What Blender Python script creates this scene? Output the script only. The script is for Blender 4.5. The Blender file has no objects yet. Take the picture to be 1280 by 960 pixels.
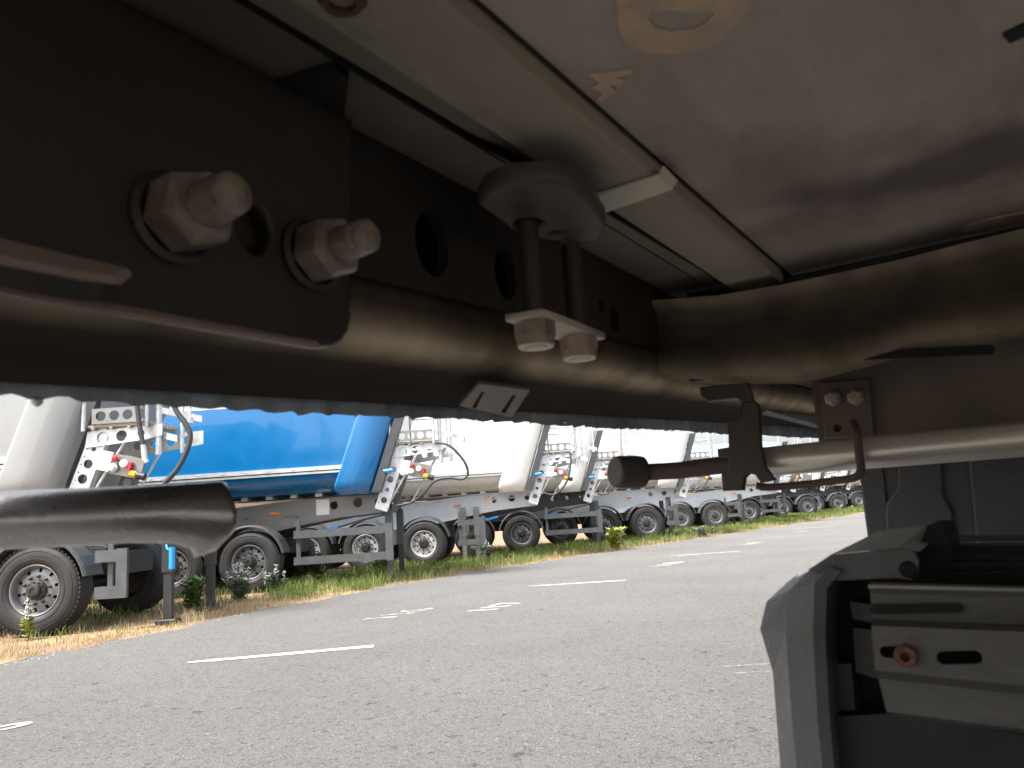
import bpy, math, random
import numpy as np
from mathutils import Vector, Matrix
from math import sin, cos, pi, radians as R
random.seed(7); rng = np.random.default_rng(7)
S = bpy.context.scene; C = S.collection

# ------------------------------------------------------------------ camera
F, CX, CY, H = 962.0, 640.0, 480.0, 1.02
PITCH, ROLL = R(9.73), R(3.8)
fw = Vector((0, cos(PITCH), sin(PITCH))); _up = Vector((0, -sin(PITCH), cos(PITCH))); _rt = Vector((1, 0, 0))
r2 = _rt*cos(ROLL) - _up*sin(ROLL); u2 = _up*cos(ROLL) + _rt*sin(ROLL)
EYE = Vector((0, 0, H))
cam = bpy.data.cameras.new('camera'); co = bpy.data.objects.new('camera', cam); C.objects.link(co)
cam.sensor_fit = 'HORIZONTAL'; cam.sensor_width = 36.0; cam.lens = F/1280*36
cam.clip_start = 0.02; cam.clip_end = 3000
m = Matrix.Identity(4)
for i in range(3):
    m[i][0] = r2[i]; m[i][1] = u2[i]; m[i][2] = -fw[i]; m[i][3] = EYE[i]
co.matrix_world = m
cam.dof.use_dof = True; cam.dof.focus_distance = 13.0; cam.dof.aperture_fstop = 12.0
S.camera = co

# ------------------------------------------------------------------ light
W = bpy.data.worlds.new('World'); S.world = W; W.use_nodes = True
nt = W.node_tree; bg = nt.nodes['Background']
sky = nt.nodes.new('ShaderNodeTexSky'); sky.sky_type = 'NISHITA'; sky.sun_disc = False
SUN = Vector((-0.50, -0.42, 1.05)).normalized()
sky.sun_elevation = math.asin(SUN.z); sky.sun_rotation = math.atan2(SUN.x, SUN.y)
sky.air_density = 1.0; sky.dust_density = 5.0; sky.ozone_density = 1.0
hs_ = nt.nodes.new('ShaderNodeHueSaturation'); hs_.inputs['Saturation'].default_value = .35
nt.links.new(sky.outputs[0], hs_.inputs['Color']); nt.links.new(hs_.outputs[0], bg.inputs[0]); bg.inputs[1].default_value = 0.14
sl = bpy.data.lights.new('sun', 'SUN'); sl.energy = 2.6; sl.angle = R(12); sl.color = (1, .96, .9)
so = bpy.data.objects.new('sun', sl); C.objects.link(so)
so.rotation_euler = SUN.to_track_quat('Z', 'Y').to_euler()
S.view_settings.view_transform = 'Standard'; S.view_settings.look = 'None'
S.view_settings.exposure = 1.6; S.view_settings.gamma = 1.0
S.cycles.max_bounces = 8; S.cycles.diffuse_bounces = 5

# ------------------------------------------------------------------ rays (photo pixel -> direction)
TH = R(33.0)
NU = Vector((sin(TH), cos(TH), 0)); NV = Vector((-cos(TH), sin(TH), 0))
def ray(px, py): return fw + r2*((px-CX)/F) - u2*((py-CY)/F)
def ground(px, py, z=0.0):
    d = ray(px, py); t = (z-H)/d.z; return EYE + d*t
def vx(px, py, Y):                      # point of the upright plane at distance Y -> (x, z)
    d = ray(px, py); t = Y/d.y; return d.x*t, H + d.z*t
def Pu(px, py, u):                      # near-trailer cross plane: (v, z)
    d = ray(px, py); t = u/d.dot(NU); return d.dot(NV)*t, H + d.z*t
def Pv(px, py, v):                      # near-trailer side plane: (u, z)
    d = ray(px, py); t = v/d.dot(NV); return d.dot(NU)*t, H + d.z*t
def Pw(px, py, w):                      # near-trailer level plane, w above the lens: (u, v)
    d = ray(px, py); t = w/d.z; return d.dot(NU)*t, d.dot(NV)*t

# ------------------------------------------------------------------ materials
def mat(name, col, rough=.5, metal=0.0, var=.15, scale=8.0, dirt=None, dirt_amt=.0, dirt_scale=3.0, bump=0.0, bscale=60.0,
        coat=0.0, stretch=(1, 1, 1), rvar=.1, spec=.5):
    M = bpy.data.materials.new(name); M.use_nodes = True; n = M.node_tree; L = n.links
    b = n.nodes['Principled BSDF']
    tc = n.nodes.new('ShaderNodeTexCoord'); mp = n.nodes.new('ShaderNodeMapping'); mp.inputs['Scale'].default_value = stretch
    L.new(tc.outputs['Object'], mp.inputs[0])
    nz = n.nodes.new('ShaderNodeTexNoise'); nz.inputs['Scale'].default_value = scale; nz.inputs['Detail'].default_value = 6; nz.inputs['Roughness'].default_value = .65
    L.new(mp.outputs[0], nz.inputs[0])
    rp = n.nodes.new('ShaderNodeMapRange'); rp.inputs[1].default_value = .3; rp.inputs[2].default_value = .7
    rp.inputs[3].default_value = 1-var; rp.inputs[4].default_value = 1+var
    L.new(nz.outputs[0], rp.inputs[0])
    mu = n.nodes.new('ShaderNodeVectorMath'); mu.operation = 'SCALE'; mu.inputs[0].default_value = col[:3]
    L.new(rp.outputs[0], mu.inputs['Scale'])
    out = mu.outputs[0]
    if dirt:
        n2 = n.nodes.new('ShaderNodeTexNoise'); n2.inputs['Scale'].default_value = dirt_scale; n2.inputs['Detail'].default_value = 8; n2.inputs['Roughness'].default_value = .7
        L.new(mp.outputs[0], n2.inputs[0])
        r3 = n.nodes.new('ShaderNodeMapRange'); r3.inputs[1].default_value = .42; r3.inputs[2].default_value = .68; r3.inputs[4].default_value = dirt_amt
        L.new(n2.outputs[0], r3.inputs[0])
        mx = n.nodes.new('ShaderNodeMix'); mx.data_type = 'RGBA'; mx.inputs['B'].default_value = (*dirt, 1)
        L.new(r3.outputs[0], mx.inputs['Factor']); L.new(out, mx.inputs['A']); out = mx.outputs['Result']
    L.new(out, b.inputs['Base Color'])
    r4 = n.nodes.new('ShaderNodeMapRange'); r4.inputs[1].default_value = .3; r4.inputs[2].default_value = .7
    r4.inputs[3].default_value = max(.02, rough-rvar); r4.inputs[4].default_value = min(1, rough+rvar)
    L.new(nz.outputs[0], r4.inputs[0]); L.new(r4.outputs[0], b.inputs['Roughness'])
    b.inputs['Metallic'].default_value = metal; b.inputs['Coat Weight'].default_value = coat; b.inputs['Coat Roughness'].default_value = .05
    b.inputs['Specular IOR Level'].default_value = spec
    if bump:
        n5 = n.nodes.new('ShaderNodeTexNoise'); n5.inputs['Scale'].default_value = bscale; n5.inputs['Detail'].default_value = 5
        L.new(mp.outputs[0], n5.inputs[0])
        bp = n.nodes.new('ShaderNodeBump'); bp.inputs['Strength'].default_value = bump; bp.inputs['Distance'].default_value = .01
        L.new(n5.outputs[0], bp.inputs['Height']); L.new(bp.outputs[0], b.inputs['Normal'])
    return M

M_under = mat('dusty_frame_paint', (.022, .0175, .0135), .5, 0, .25, 5, (.05, .037, .026), .45, 4, .06, 90)
M_ceil = mat('floor_underside', (.42, .35, .285), .75, 0, .14, 5, (.19, .155, .125), .7, 2.2, .12, 120, stretch=(.6, 1.8, 1))
M_plank = mat('weathered_plank', (.33, .28, .215), .8, 0, .32, 14, (.15, .12, .092), .75, 7, .15, 160, stretch=(.5, 2, 1))
M_dark = mat('dark_frame', (.012, .0105, .009), .6, 0, .3, 9, (.03, .023, .018), .3, 6, .3, 90)
M_cross = mat('crossmember_paint', (.17, .138, .112), .5, 0, .25, 6, (.075, .058, .047), .7, 3.5, .06, 80)
M_nut = mat('dusty_nut', (.30, .235, .185), .45, .15, .3, 45, (.10, .072, .052), .75, 22, .25, 220)
M_zinc_pl = mat('dusty_zinc', (.56, .49, .385), .55, .2, .2, 30, (.3, .25, .19), .5, 14)
M_tie = mat('cable_tie_plastic', (.54, .48, .36), .5, 0, .15, 20)
M_stencil = mat('stencil_paint', (.52, .365, .255), .8, 0, .2, 30, (.38, .29, .23), .7, 12)
M_hem = mat('curtain_hem', (.36, .39, .42), .8, 0, .3, 20, (.15, .15, .15), .6, 9, spec=.1)
M_curtain = mat('curtain_fabric', (.62, .64, .66), .5, 0, .08, 2)
M_tube = mat('zinc_tube', (.68, .645, .58), .36, .6, .15, 12, (.3, .26, .21), .3, 9, stretch=(3, .4, 1))
M_rubber = mat('old_rubber', (.05, .04, .037), .7, 0, .3, 30, (.10, .085, .075), .5, 12, .3, 150)
M_rust = mat('rust', (.125, .06, .038), .85, 0, .35, 60, (.05, .027, .022), .6, 30, .5, 150)
M_rod = mat('rusty_rod', (.075, .05, .043), .7, .1, .3, 40, (.045, .032, .03), .5, 20)
M_pipe = mat('grey_pipe', (.40, .385, .38), .30, .85, .15, 10, (.25, .235, .23), .5, 5, .04, 80, stretch=(.5, 3, 3))
M_flap = mat('grey_plastic_flap', (.040, .042, .046), .5, 0, .2, 6, (.065, .065, .065), .5, 4, .15, 120)
M_cap = mat('weathered_plastic', (.062, .066, .068), .42, 0, .2, 9, (.03, .03, .03), .55, 7, .15, 150)
M_blackp = mat('black_plastic', (.008, .008, .0085), .6, 0, .3, 12, (.025, .023, .022), .3, 6, spec=.2)
M_galv_old = mat('old_galvanised_plate', (.10, .097, .090), .55, .2, .35, 12, (.028, .026, .024), .85, 6, .2, 90, stretch=(1, .6, 1.6))
M_white = mat('white_paint', (.66, .66, .64), .25, 0, .03, 2, (.55, .54, .5), .25, 1.4, coat=.6)
M_cream = mat('cream_white_paint', (.64, .635, .60), .28, 0, .03, 2, (.55, .52, .47), .2, 1.2, coat=.6)
M_greyw = mat('light_grey_paint', (.27, .28, .285), .4, 0, .04, 2, (.23, .23, .22), .25, 1.5, coat=.2)
M_bluew = mat('pale_blue_grey_paint', (.55, .62, .68), .3, 0, .04, 2, coat=.5)
M_blue = mat('blue_paint', (.002, .125, .33), .22, 0, .06, 1.5, (.004, .15, .37), .2, 1.2, coat=.8)
M_galv = mat('galvanised_steel', (.60, .62, .63), .42, .55, .18, 14, (.42, .43, .44), .5, 9)
M_galvd = mat('dull_galvanised', (.26, .26, .25), .42, .6, .22, 6, (.16, .15, .14), .6, 3, stretch=(.6, 1, 3))
M_lightb = mat('pale_grey_chassis', (.60, .64, .68), .42, .25, .08, 6, (.45, .46, .46), .35, 4)
M_darkb = mat('dark_chassis', (.035, .037, .04), .45, .1, .2, 8)
M_alu = mat('aluminium_trim', (.68, .69, .69), .38, .7, .08, 9)
M_fold = mat('fold_highlight', (.26, .21, .155), .5, 0, .2, 14, (.15, .118, .088), .5, 7, .2, 90)  # unused; paler tone standing for light on the rail fold
M_tab = mat('lit_tab_tone', (.48, .38, .33), .6, 0, .15, 14, (.34, .27, .23), .4, 7)  # paler tone stands for light caught from below
M_cover = mat('lit_plastic_tone', (.48, .50, .49), .5, 0, .12, 9, (.3, .31, .3), .4, 7)  # paler tone stands for sky light on the arm's top
M_lowp = mat('dark_plastic_panel', (.02, .02, .022), .55, 0, .25, 6, (.045, .043, .041), .45, 5, spec=.25)
M_flange = mat('dusty_flange', (.26, .21, .165), .65, 0, .2, 6, (.12, .095, .075), .6, 5)
M_cross2 = mat('brown_crossmember', (.11, .084, .066), .65, 0, .25, 9, (.06, .045, .036), .65, 5, .1, 70)
M_clamp = mat('dark_clamp_casting', (.06, .047, .037), .55, 0, .3, 20, (.10, .08, .06), .4, 12, .2, 90)
M_lip = mat('worn_plate_edge', (.22, .21, .19), .5, .2, .2, 20, (.1, .095, .085), .6, 9)
M_gask = mat('dark_seal', (.045, .048, .05), .5, 0, .2, 5, (.09, .09, .09), .3, 3)
M_guard = mat('grey_guard', (.085, .092, .10), .5, .2, .15, 8, (.05, .05, .05), .4, 5)
M_tyre = mat('tyre_rubber', (.017, .017, .018), .65, 0, .2, 8, (.045, .042, .037), .45, 5, .25, 60)
M_rim = mat('silver_rim', (.21, .22, .235), .45, .5, .15, 8, (.13, .125, .115), .5, 6)
M_hub = mat('dark_hub', (.03, .03, .032), .45, .3, .3, 20, (.10, .09, .08), .4, 20)
M_mud = mat('mudguard_plastic', (.05, .052, .056), .5, 0, .2, 8, (.12, .115, .11), .3, 4)
M_hose = mat('black_hose', (.035, .036, .038), .5, 0, .2, 20)
M_red = mat('red_plastic', (.5, .02, .03), .4); M_yel = mat('yellow_plastic', (.72, .38, .01), .4)
M_bluet = mat('blue_plastic', (.02, .28, .75), .4); M_orange = mat('orange_lens', (.85, .22, .02), .25)
M_label = mat('white_label', (.78, .77, .74), .5, 0, .05, 20)
M_redtxt = mat('red_print', (.62, .20, .17), .6)
M_grate = mat('deck_grating', (.30, .26, .21), .7, .2, .3, 40)

# ------------------------------------------------------------------ mesh helpers
class MB:
    def __init__(s): s.v = []; s.f = []; s.sm = []
    def add(s, vs, fs, smooth=False, tr=None):
        o = len(s.v); s.v += [tuple(tr @ Vector(p)) if tr else tuple(p) for p in vs]
        for f in fs: s.f.append(tuple(i+o for i in f)); s.sm.append(smooth)
    def box(s, a, b, tr=None, ch=0.0):
        x0, y0, z0 = a; x1, y1, z1 = b
        if ch <= 0:
            vs = [(x0,y0,z0),(x1,y0,z0),(x1,y1,z0),(x0,y1,z0),(x0,y0,z1),(x1,y0,z1),(x1,y1,z1),(x0,y1,z1)]
            fs = [(0,3,2,1),(4,5,6,7),(0,1,5,4),(1,2,6,5),(2,3,7,6),(3,0,4,7)]
            s.add(vs, fs, False, tr)
        else:                                      # chamfered along z
            c = ch; P = [(x0+c,y0),(x1-c,y0),(x1,y0+c),(x1,y1-c),(x1-c,y1),(x0+c,y1),(x0,y1-c),(x0,y0+c)]
            cxm, cym = (x0+x1)/2, (y0+y1)/2
            Q = [(cxm+(x-cxm)*(1-2*c/(x1-x0)), cym+(y-cym)*(1-2*c/(y1-y0))) for x, y in P]
            vs = [(x,y,z0) for x,y in Q]+[(x,y,z0+c) for x,y in P]+[(x,y,z1-c) for x,y in P]+[(x,y,z1) for x,y in Q]
            fs = [tuple(range(7,-1,-1)), tuple(range(24,32))]
            for k in range(3):
                for i in range(8): fs.append((k*8+i, k*8+(i+1)%8, k*8+8+(i+1)%8, k*8+8+i))
            s.add(vs, fs, False, tr)
    def tube(s, pts, r, n=8, caps=True, smooth=True):
        pts = [Vector(p) for p in pts]; N = len(pts)
        rs = r if isinstance(r, (list, tuple)) else [r]*N
        vs = []; fs = []; up = None
        for i, p in enumerate(pts):
            t = (pts[min(i+1, N-1)] - pts[max(i-1, 0)]).normalized()
            if up is None:
                up = Vector((0, 0, 1)) if abs(t.z) < .9 else Vector((1, 0, 0))
            up = (up - t*up.dot(t)).normalized(); sd = t.cross(up)
            for k in range(n):
                a = 2*pi*k/n; vs.append(p + (up*cos(a) + sd*sin(a))*rs[i])
        for i in range(N-1):
            for k in range(n): fs.append((i*n+k, i*n+(k+1) % n, (i+1)*n+(k+1) % n, (i+1)*n+k))
        s.add(vs, fs, smooth)
        if caps:
            s.add(vs[:n], [tuple(range(n-1, -1, -1))]); s.add(vs[-n:], [tuple(range(n))])
    def lathe(s, prof, n, tr=None, smooth=True, a0=0.0, a1=2*pi, phase=0.0):   # prof: (r, h) about local Z
        full = abs(a1-a0-2*pi) < 1e-6; cnt = n if full else n+1
        for (ra, ha), (rb, hb) in zip(prof[:-1], prof[1:]):
            vs = []
            for r_, h_ in ((ra, ha), (rb, hb)):
                for k in range(cnt):
                    a = phase + a0 + (a1-a0)*k/n; vs.append((r_*cos(a), r_*sin(a), h_))
            fs = [(k, (k+1) % cnt, cnt+(k+1) % cnt, cnt+k) for k in range(n)]
            s.add(vs, fs, smooth, tr)
    def lathe_s(s, prof, n, tr=None):              # one smooth skin
        vs = []; fs = []
        for r_, h_ in prof:
            for k in range(n):
                a = 2*pi*k/n; vs.append((r_*cos(a), r_*sin(a), h_))
        for i in range(len(prof)-1):
            for k in range(n): fs.append((i*n+k, i*n+(k+1) % n, (i+1)*n+(k+1) % n, (i+1)*n+k))
        s.add(vs, fs, True, tr)
    def mesh(s, name, mt):
        me = bpy.data.meshes.new(name); me.from_pydata(s.v, [], s.f)
        me.polygons.foreach_set('use_smooth', s.sm); me.materials.append(mt); me.update(); return me
    def build(s, name, mt, parent=None): return link(name, s.mesh(name, mt), parent)

def link(name, me, parent=None, loc=None):
    o = bpy.data.objects.new(name, me); C.objects.link(o)
    if parent: o.parent = parent
    if loc: o.location = loc
    return o
def tag(o, label=None, cat=None, group=None, kind=None):
    if label: o['label'] = label
    if cat: o['category'] = cat
    if group: o['group'] = group
    if kind: o['kind'] = kind
    return o
def empty(name, loc, rz=0.0):
    o = bpy.data.objects.new(name, None); C.objects.link(o); o.location = loc; o.rotation_euler = (0, 0, rz); return o

def plate_mesh(name, outline, holes, thick, mt, basis, bev=0.0):
    """flat plate with holes; basis = (origin, ex, ey, en): plate lies in ex/ey, thickness along +en"""
    cu = bpy.data.curves.new(name, 'CURVE'); cu.dimensions = '2D'; cu.fill_mode = 'BOTH'
    cu.extrude = max(thick/2 - bev, 1e-5); cu.bevel_depth = bev; cu.bevel_resolution = 1; cu.offset = -bev
    for P in [outline]+list(holes):
        sp = cu.splines.new('POLY'); sp.points.add(len(P)-1); sp.use_cyclic_u = True
        for q, p in zip(sp.points, P): q.co = (p[0], p[1], 0, 1)
    t = bpy.data.objects.new('tmp', cu); C.objects.link(t)
    dg = bpy.context.evaluated_depsgraph_get()
    me = bpy.data.meshes.new_from_object(t.evaluated_get(dg))
    bpy.data.objects.remove(t); bpy.data.curves.remove(cu)
    o, ex, ey, en = (Vector(b) for b in basis)
    for v in me.vertices:
        v.co = o + ex*v.co.x + ey*v.co.y + en*(v.co.z + thick/2)
    if ex.cross(ey).dot(en) < 0: me.flip_normals()
    me.name = name; me.materials.clear(); me.materials.append(mt); me.update()
    return me
def plate(name, outline, holes, thick, mt, basis, parent, bev=0.0):
    return link(name, plate_mesh(name, outline, holes, thick, mt, basis, bev), parent)
def circ(x, y, r, n=14, ry=None):
    return [(x + r*cos(2*pi*k/n), y + (ry or r)*sin(2*pi*k/n)) for k in range(n)]
def slot(x, y, l, h, ang=0.0, n=6):
    P = []
    for k in range(n+1): a = -pi/2 + pi*k/n; P.append((l/2-h/2 + h/2*cos(a), h/2*sin(a)))
    for k in range(n+1): a = pi/2 + pi*k/n; P.append((-l/2+h/2 + h/2*cos(a), h/2*sin(a)))
    return [(x + p*cos(ang) - q*sin(ang), y + p*sin(ang) + q*cos(ang)) for p, q in P]
def smooth_path(P, k=6):
    P = [Vector(p) for p in P]; out = []
    for i in range(len(P)-1):
        a = P[max(i-1, 0)]; b = P[i]; c = P[i+1]; d = P[min(i+2, len(P)-1)]
        for j in range(k):
            t = j/k
            out.append(.5*((2*b) + (c-a)*t + (2*a-5*b+4*c-d)*t*t + (3*b-a-3*c+d)*t**3))
    out.append(P[-1]); return out

# ------------------------------------------------------------------ ground, road, markings
def ground_material():
    M = bpy.data.materials.new('dry_soil'); M.use_nodes = True; n = M.node_tree; L = n.links; b = n.nodes['Principled BSDF']
    tc = n.nodes.new('ShaderNodeTexCoord')
    a = n.nodes.new('ShaderNodeTexNoise'); a.inputs['Scale'].default_value = .9; a.inputs['Detail'].default_value = 8; a.inputs['Roughness'].default_value = .7
    L.new(tc.outputs['Object'], a.inputs[0])
    cr = n.nodes.new('ShaderNodeValToRGB'); e = cr.color_ramp.elements
    e[0].position = .35; e[0].color = (.20, .115, .075, 1); e[1].position = .65; e[1].color = (.36, .27, .13, 1)
    x = e.new(.5); x.color = (.27, .17, .105, 1)
    L.new(a.outputs[0], cr.inputs[0])
    f = n.nodes.new('ShaderNodeTexNoise'); f.inputs['Scale'].default_value = 45; f.inputs['Detail'].default_value = 6
    L.new(tc.outputs['Object'], f.inputs[0])
    mr = n.nodes.new('ShaderNodeMapRange'); mr.inputs[1].default_value = .3; mr.inputs[2].default_value = .7; mr.inputs[3].default_value = .6; mr.inputs[4].default_value = 1.35
    L.new(f.outputs[0], mr.inputs[0])
    mu = n.nodes.new('ShaderNodeVectorMath'); mu.operation = 'SCALE'; L.new(cr.outputs[0], mu.inputs[0]); L.new(mr.outputs[0], mu.inputs['Scale'])
    L.new(mu.outputs[0], b.inputs['Base Color']); b.inputs['Roughness'].default_value = .95
    bp = n.nodes.new('ShaderNodeBump'); bp.inputs['Strength'].default_value = .8; bp.inputs['Distance'].default_value = .03
    L.new(f.outputs[0], bp.inputs['Height']); L.new(bp.outputs[0], b.inputs['Normal'])
    return M
def asphalt_material():
    M = bpy.data.materials.new('worn_asphalt'); M.use_nodes = True; n = M.node_tree; L = n.links; b = n.nodes['Principled BSDF']
    tc = n.nodes.new('ShaderNodeTexCoord')
    def noise(sc, d=5, r=.6):
        q = n.nodes.new('ShaderNodeTexNoise'); q.inputs['Scale'].default_value = sc; q.inputs['Detail'].default_value = d; q.inputs['Roughness'].default_value = r
        L.new(tc.outputs['Object'], q.inputs[0]); return q
    def ramp(src, a, c, lo, hi):
        q = n.nodes.new('ShaderNodeMapRange'); q.inputs[1].default_value = a; q.inputs[2].default_value = c; q.inputs[3].default_value = lo; q.inputs[4].default_value = hi
        L.new(src, q.inputs[0]); return q.outputs[0]
    def mul(p, q):
        x = n.nodes.new('ShaderNodeMath'); x.operation = 'MULTIPLY'; L.new(p, x.inputs[0]); L.new(q, x.inputs[1]); return x.outputs[0]
    big = ramp(noise(.35, 6).outputs[0], .3, .7, .84, 1.14)
    fine = ramp(noise(95, 4, .75).outputs[0], .3, .7, .38, 1.62)
    med = ramp(noise(30, 5, .8).outputs[0], .52, .68, 1.0, .42)
    pits = noise(9, 6, .8); pit = ramp(pits.outputs[0], .60, .66, 1.0, .36)
    vo = n.nodes.new('ShaderNodeTexVoronoi'); vo.inputs['Scale'].default_value = 75; L.new(tc.outputs['Object'], vo.inputs[0])
    chip = ramp(vo.outputs['Color'], .82, .95, 1.0, 1.45)
    val = mul(mul(mul(mul(big, fine), med), pit), chip)
    mu = n.nodes.new('ShaderNodeVectorMath'); mu.operation = 'SCALE'; mu.inputs[0].default_value = (.212, .206, .196); L.new(val, mu.inputs['Scale'])
    L.new(mu.outputs[0], b.inputs['Base Color']); b.inputs['Roughness'].default_value = .9; b.inputs['Specular IOR Level'].default_value = .25
    bp = n.nodes.new('ShaderNodeBump'); bp.inputs['Strength'].default_value = .9; bp.inputs['Distance'].default_value = .012
    L.new(val, bp.inputs['Height']); L.new(bp.outputs[0], b.inputs['Normal'])
    return M
mb = MB(); mb.add([(-900, -900, 0), (900, -900, 0), (900, 1500, 0), (-900, 1500, 0)], [(0, 1, 2, 3)])
tag(mb.build('ground', ground_material()), 'dry reddish soil under the parked trailers', kind='structure')

EDGE = [(-40, 5.5), (-5, 7.0), (3.37, 7.75), (5.54, 8.32), (8.55, 8.83), (12.35, 9.04), (18.66, 8.53), (31.3, 7.5), (60, 6.6), (220, 6.0)]
def edge_l(s):
    for (a, p), (b, q) in zip(EDGE[:-1], EDGE[1:]):
        if a <= s <= b: return p + (q-p)*(s-a)/(b-a)
    return EDGE[-1][1]
def SL(s, l, z=0.0): q = NU*s + NV*l; return Vector((q.x, q.y, z))
pts = []; s = -40.0
while s < 200:
    w = .10*sin(s*2.1) + .06*sin(s*5.3+1) + random.uniform(-.05, .05)
    pts.append((s, edge_l(s)+w)); s += .09 if s < 30 else .5
mb = MB(); vs = []; fs = []
for s, l in pts: vs += [SL(s, l+.05, 0.001), SL(s, l, .022), SL(s, -45, .022)]
for i in range(len(pts)-1):
    fs += [(3*i, 3*i+3, 3*i+4, 3*i+1), (3*i+1, 3*i+4, 3*i+5, 3*i+2)]
mb.add(vs, [f[::-1] for f in fs])
road = tag(mb.build('road', asphalt_material()), 'grey worn asphalt road beside the parked trailers', kind='structure')
def paint_mat(name, col, wear):
    M = mat(name, col, .8, 0, .15, 25); n = M.node_tree; L = n.links; b = n.nodes['Principled BSDF']
    tc = n.nodes.new('ShaderNodeTexCoord'); q = n.nodes.new('ShaderNodeTexNoise'); q.inputs['Scale'].default_value = 14; q.inputs['Detail'].default_value = 8; q.inputs['Roughness'].default_value = .75
    L.new(tc.outputs['Object'], q.inputs[0])
    r = n.nodes.new('ShaderNodeMapRange'); r.inputs[1].default_value = wear; r.inputs[2].default_value = wear+.1; r.inputs[3].default_value = 0; r.inputs[4].default_value = 1
    L.new(q.outputs[0], r.inputs[0]); L.new(r.outputs[0], b.inputs['Alpha']); return M
M_mark = paint_mat('road_paint', (.52, .50, .44), .36); M_markw = paint_mat('worn_road_paint', (.55, .53, .46), .46)
def painted_line(x0, y0, x1, y1, w, mt):
    mb = MB(); n = 14; vs = []; d = Vector((x1-x0, y1-y0, 0)).normalized(); p = Vector((-d.y, d.x, 0))
    for i in range(n+1):
        t = i/n; c = Vector((x0+(x1-x0)*t, y0+(y1-y0)*t, .027)); h = w/2*(1+random.uniform(-.12, .12))*(min(1, .35+t*5) if t < .2 else 1)
        vs += [c-p*h, c+p*h]
    mb.add(vs, [(2*i, 2*i+2, 2*i+3, 2*i+1) for i in range(n)])
    tag(mb.build('painted_line', mt, road), kind='structure')
painted_line(-2.77, 6.50, -1.30, 6.71, .12, M_mark)
painted_line(.05, 11.27, 1.42, 11.20, .11, M_mark)
for k in range(2, 9):
    x, y = -2.75+2.85*k, 6.5+4.7*k
    painted_line(x, y, x+1.4, y, .11, M_mark if k in (2, 4) else M_markw)
for (px, py) in ((905, 838), (935, 846)):
    g = ground(px, py); painted_line(g.x-.15, g.y, g.x+.3, g.y-.03, .008, M_markw)
def painted_number(txt, x, y, size, rot, mt, sx=1.0):
    cu = bpy.data.curves.new('t', 'FONT'); cu.body = txt; cu.size = size; cu.align_x = 'CENTER'; cu.align_y = 'CENTER'; cu.fill_mode = 'FRONT'; cu.offset = .008
    t = bpy.data.objects.new('t', cu); C.objects.link(t); dg = bpy.context.evaluated_depsgraph_get()
    me = bpy.data.meshes.new_from_object(t.evaluated_get(dg)); bpy.data.objects.remove(t); bpy.data.curves.remove(cu)
    Mx = Matrix.Translation((x, y, .027)) @ Matrix(((1, .62, 0, 0), (0, 1, 0, 0), (0, 0, 1, 0), (0, 0, 0, 1))) @ Matrix.Rotation(rot, 4, 'Z') @ Matrix.Diagonal((sx, 1, 1, 1)); me.transform(Mx)
    me.materials.clear(); me.materials.append(mt)
    o = link('painted_number', me, road); tag(o, kind='structure')
painted_number('116', -1.42, 8.92, .50, R(92), M_markw)
painted_number('117', -.33, 8.99, .46, R(92), M_mark)
painted_number('115', -3.13, 4.46, .36, R(92), M_mark)
for k in range(2, 6):
    painted_number(str(116+k), -.35+2.85*(k-1), 9.0+4.7*(k-1), .50, R(92), M_mark if k < 4 else M_markw)

# ------------------------------------------------------------------ wheels (shared meshes)
AX = Matrix.Rotation(R(90), 4, 'X')             # local Z -> -Y (outwards, toward the road)
def wheel_meshes():
    t = MB()
    prof = [(.287, .10), (.30, .165), (.34, .188), (.42, .192), (.475, .18), (.505, .165), (.522, .14), (.529, .09), (.531, 0), (.529, -.09), (.522, -.14), (.505, -.165), (.42, -.19), (.30, -.165)]
    t.lathe_s(prof, 48, AX)
    for k in range(60):                          # tread shoulder blocks
        a = 2*pi*k/60
        T = AX @ Matrix.Rotation(a, 4, 'Z')
        t.box((.518, -.017, .085), (.534, .017, .157), T)
    t.lathe_s([(.36, .1915), (.363, .1955), (.367, .1915)], 48, AX); t.lathe_s([(.452, .188), (.455, .192), (.459, .1865)], 48, AX)
    r = MB()
    r.lathe_s([(.288, .10), (.297, .158), (.300, .168), (.292, .172), (.282, .165), (.268, .13), (.255, .08)], 48, AX)
    # disc with ten hand holes (real gaps) and dish
    N = 80; rad = [(.256, .082), (.247, .09), (.222, .098), (.205, .104), (.178, .112), (.13, .112), (.115, .11)]
    vs = []; fs = []
    for rr, hh in rad:
        for k in range(N): a = 2*pi*k/N; vs.append((rr*cos(a), rr*sin(a), hh))
    for i in range(len(rad)-1):
        for k in range(N):
            if i in (1, 2) and (k % 8) in (3, 4): continue
            fs.append((i*N+k, i*N+(k+1) % N, (i+1)*N+(k+1) % N, (i+1)*N+k))
    r.add(vs, fs, False, AX)
    d = MB(); d.lathe_s([(.25, .02), (.001, .02)], 24, AX)   # brake drum behind the holes
    h = MB()
    h.lathe([(.118, .105), (.118, .135), (.105, .15), (.078, .155), (.074, .19), (.066, .20), (.04, .204), (.038, .192), (.001, .192)], 24, AX)
    for k in range(10):
        a = 2*pi*k/10; T = AX @ Matrix.Rotation(a, 4, 'Z') @ Matrix.Translation((.094, 0, .15)); h.lathe([(.011, 0), (.011, .014), (.001, .016)], 6, T, False)
    nut = MB(); nut.lathe([(.021, 0), (.021, .006), (.0165, .008), (.0165, .03), (.010, .036), (.010, .048), (.001, .05)], 6, AX, False)
    return t.mesh('tyre', M_tyre), r.mesh('wheel', M_rim), d.mesh('brake_drum', M_hub), h.mesh('hub', M_hub), nut.mesh('wheel_nut', M_hub)
ME_T, ME_R, ME_D, ME_H, ME_N = wheel_meshes()
def alu_copy(me):
    c = me.copy(); c.materials.clear(); c.materials.append(M_alu); return c
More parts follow.
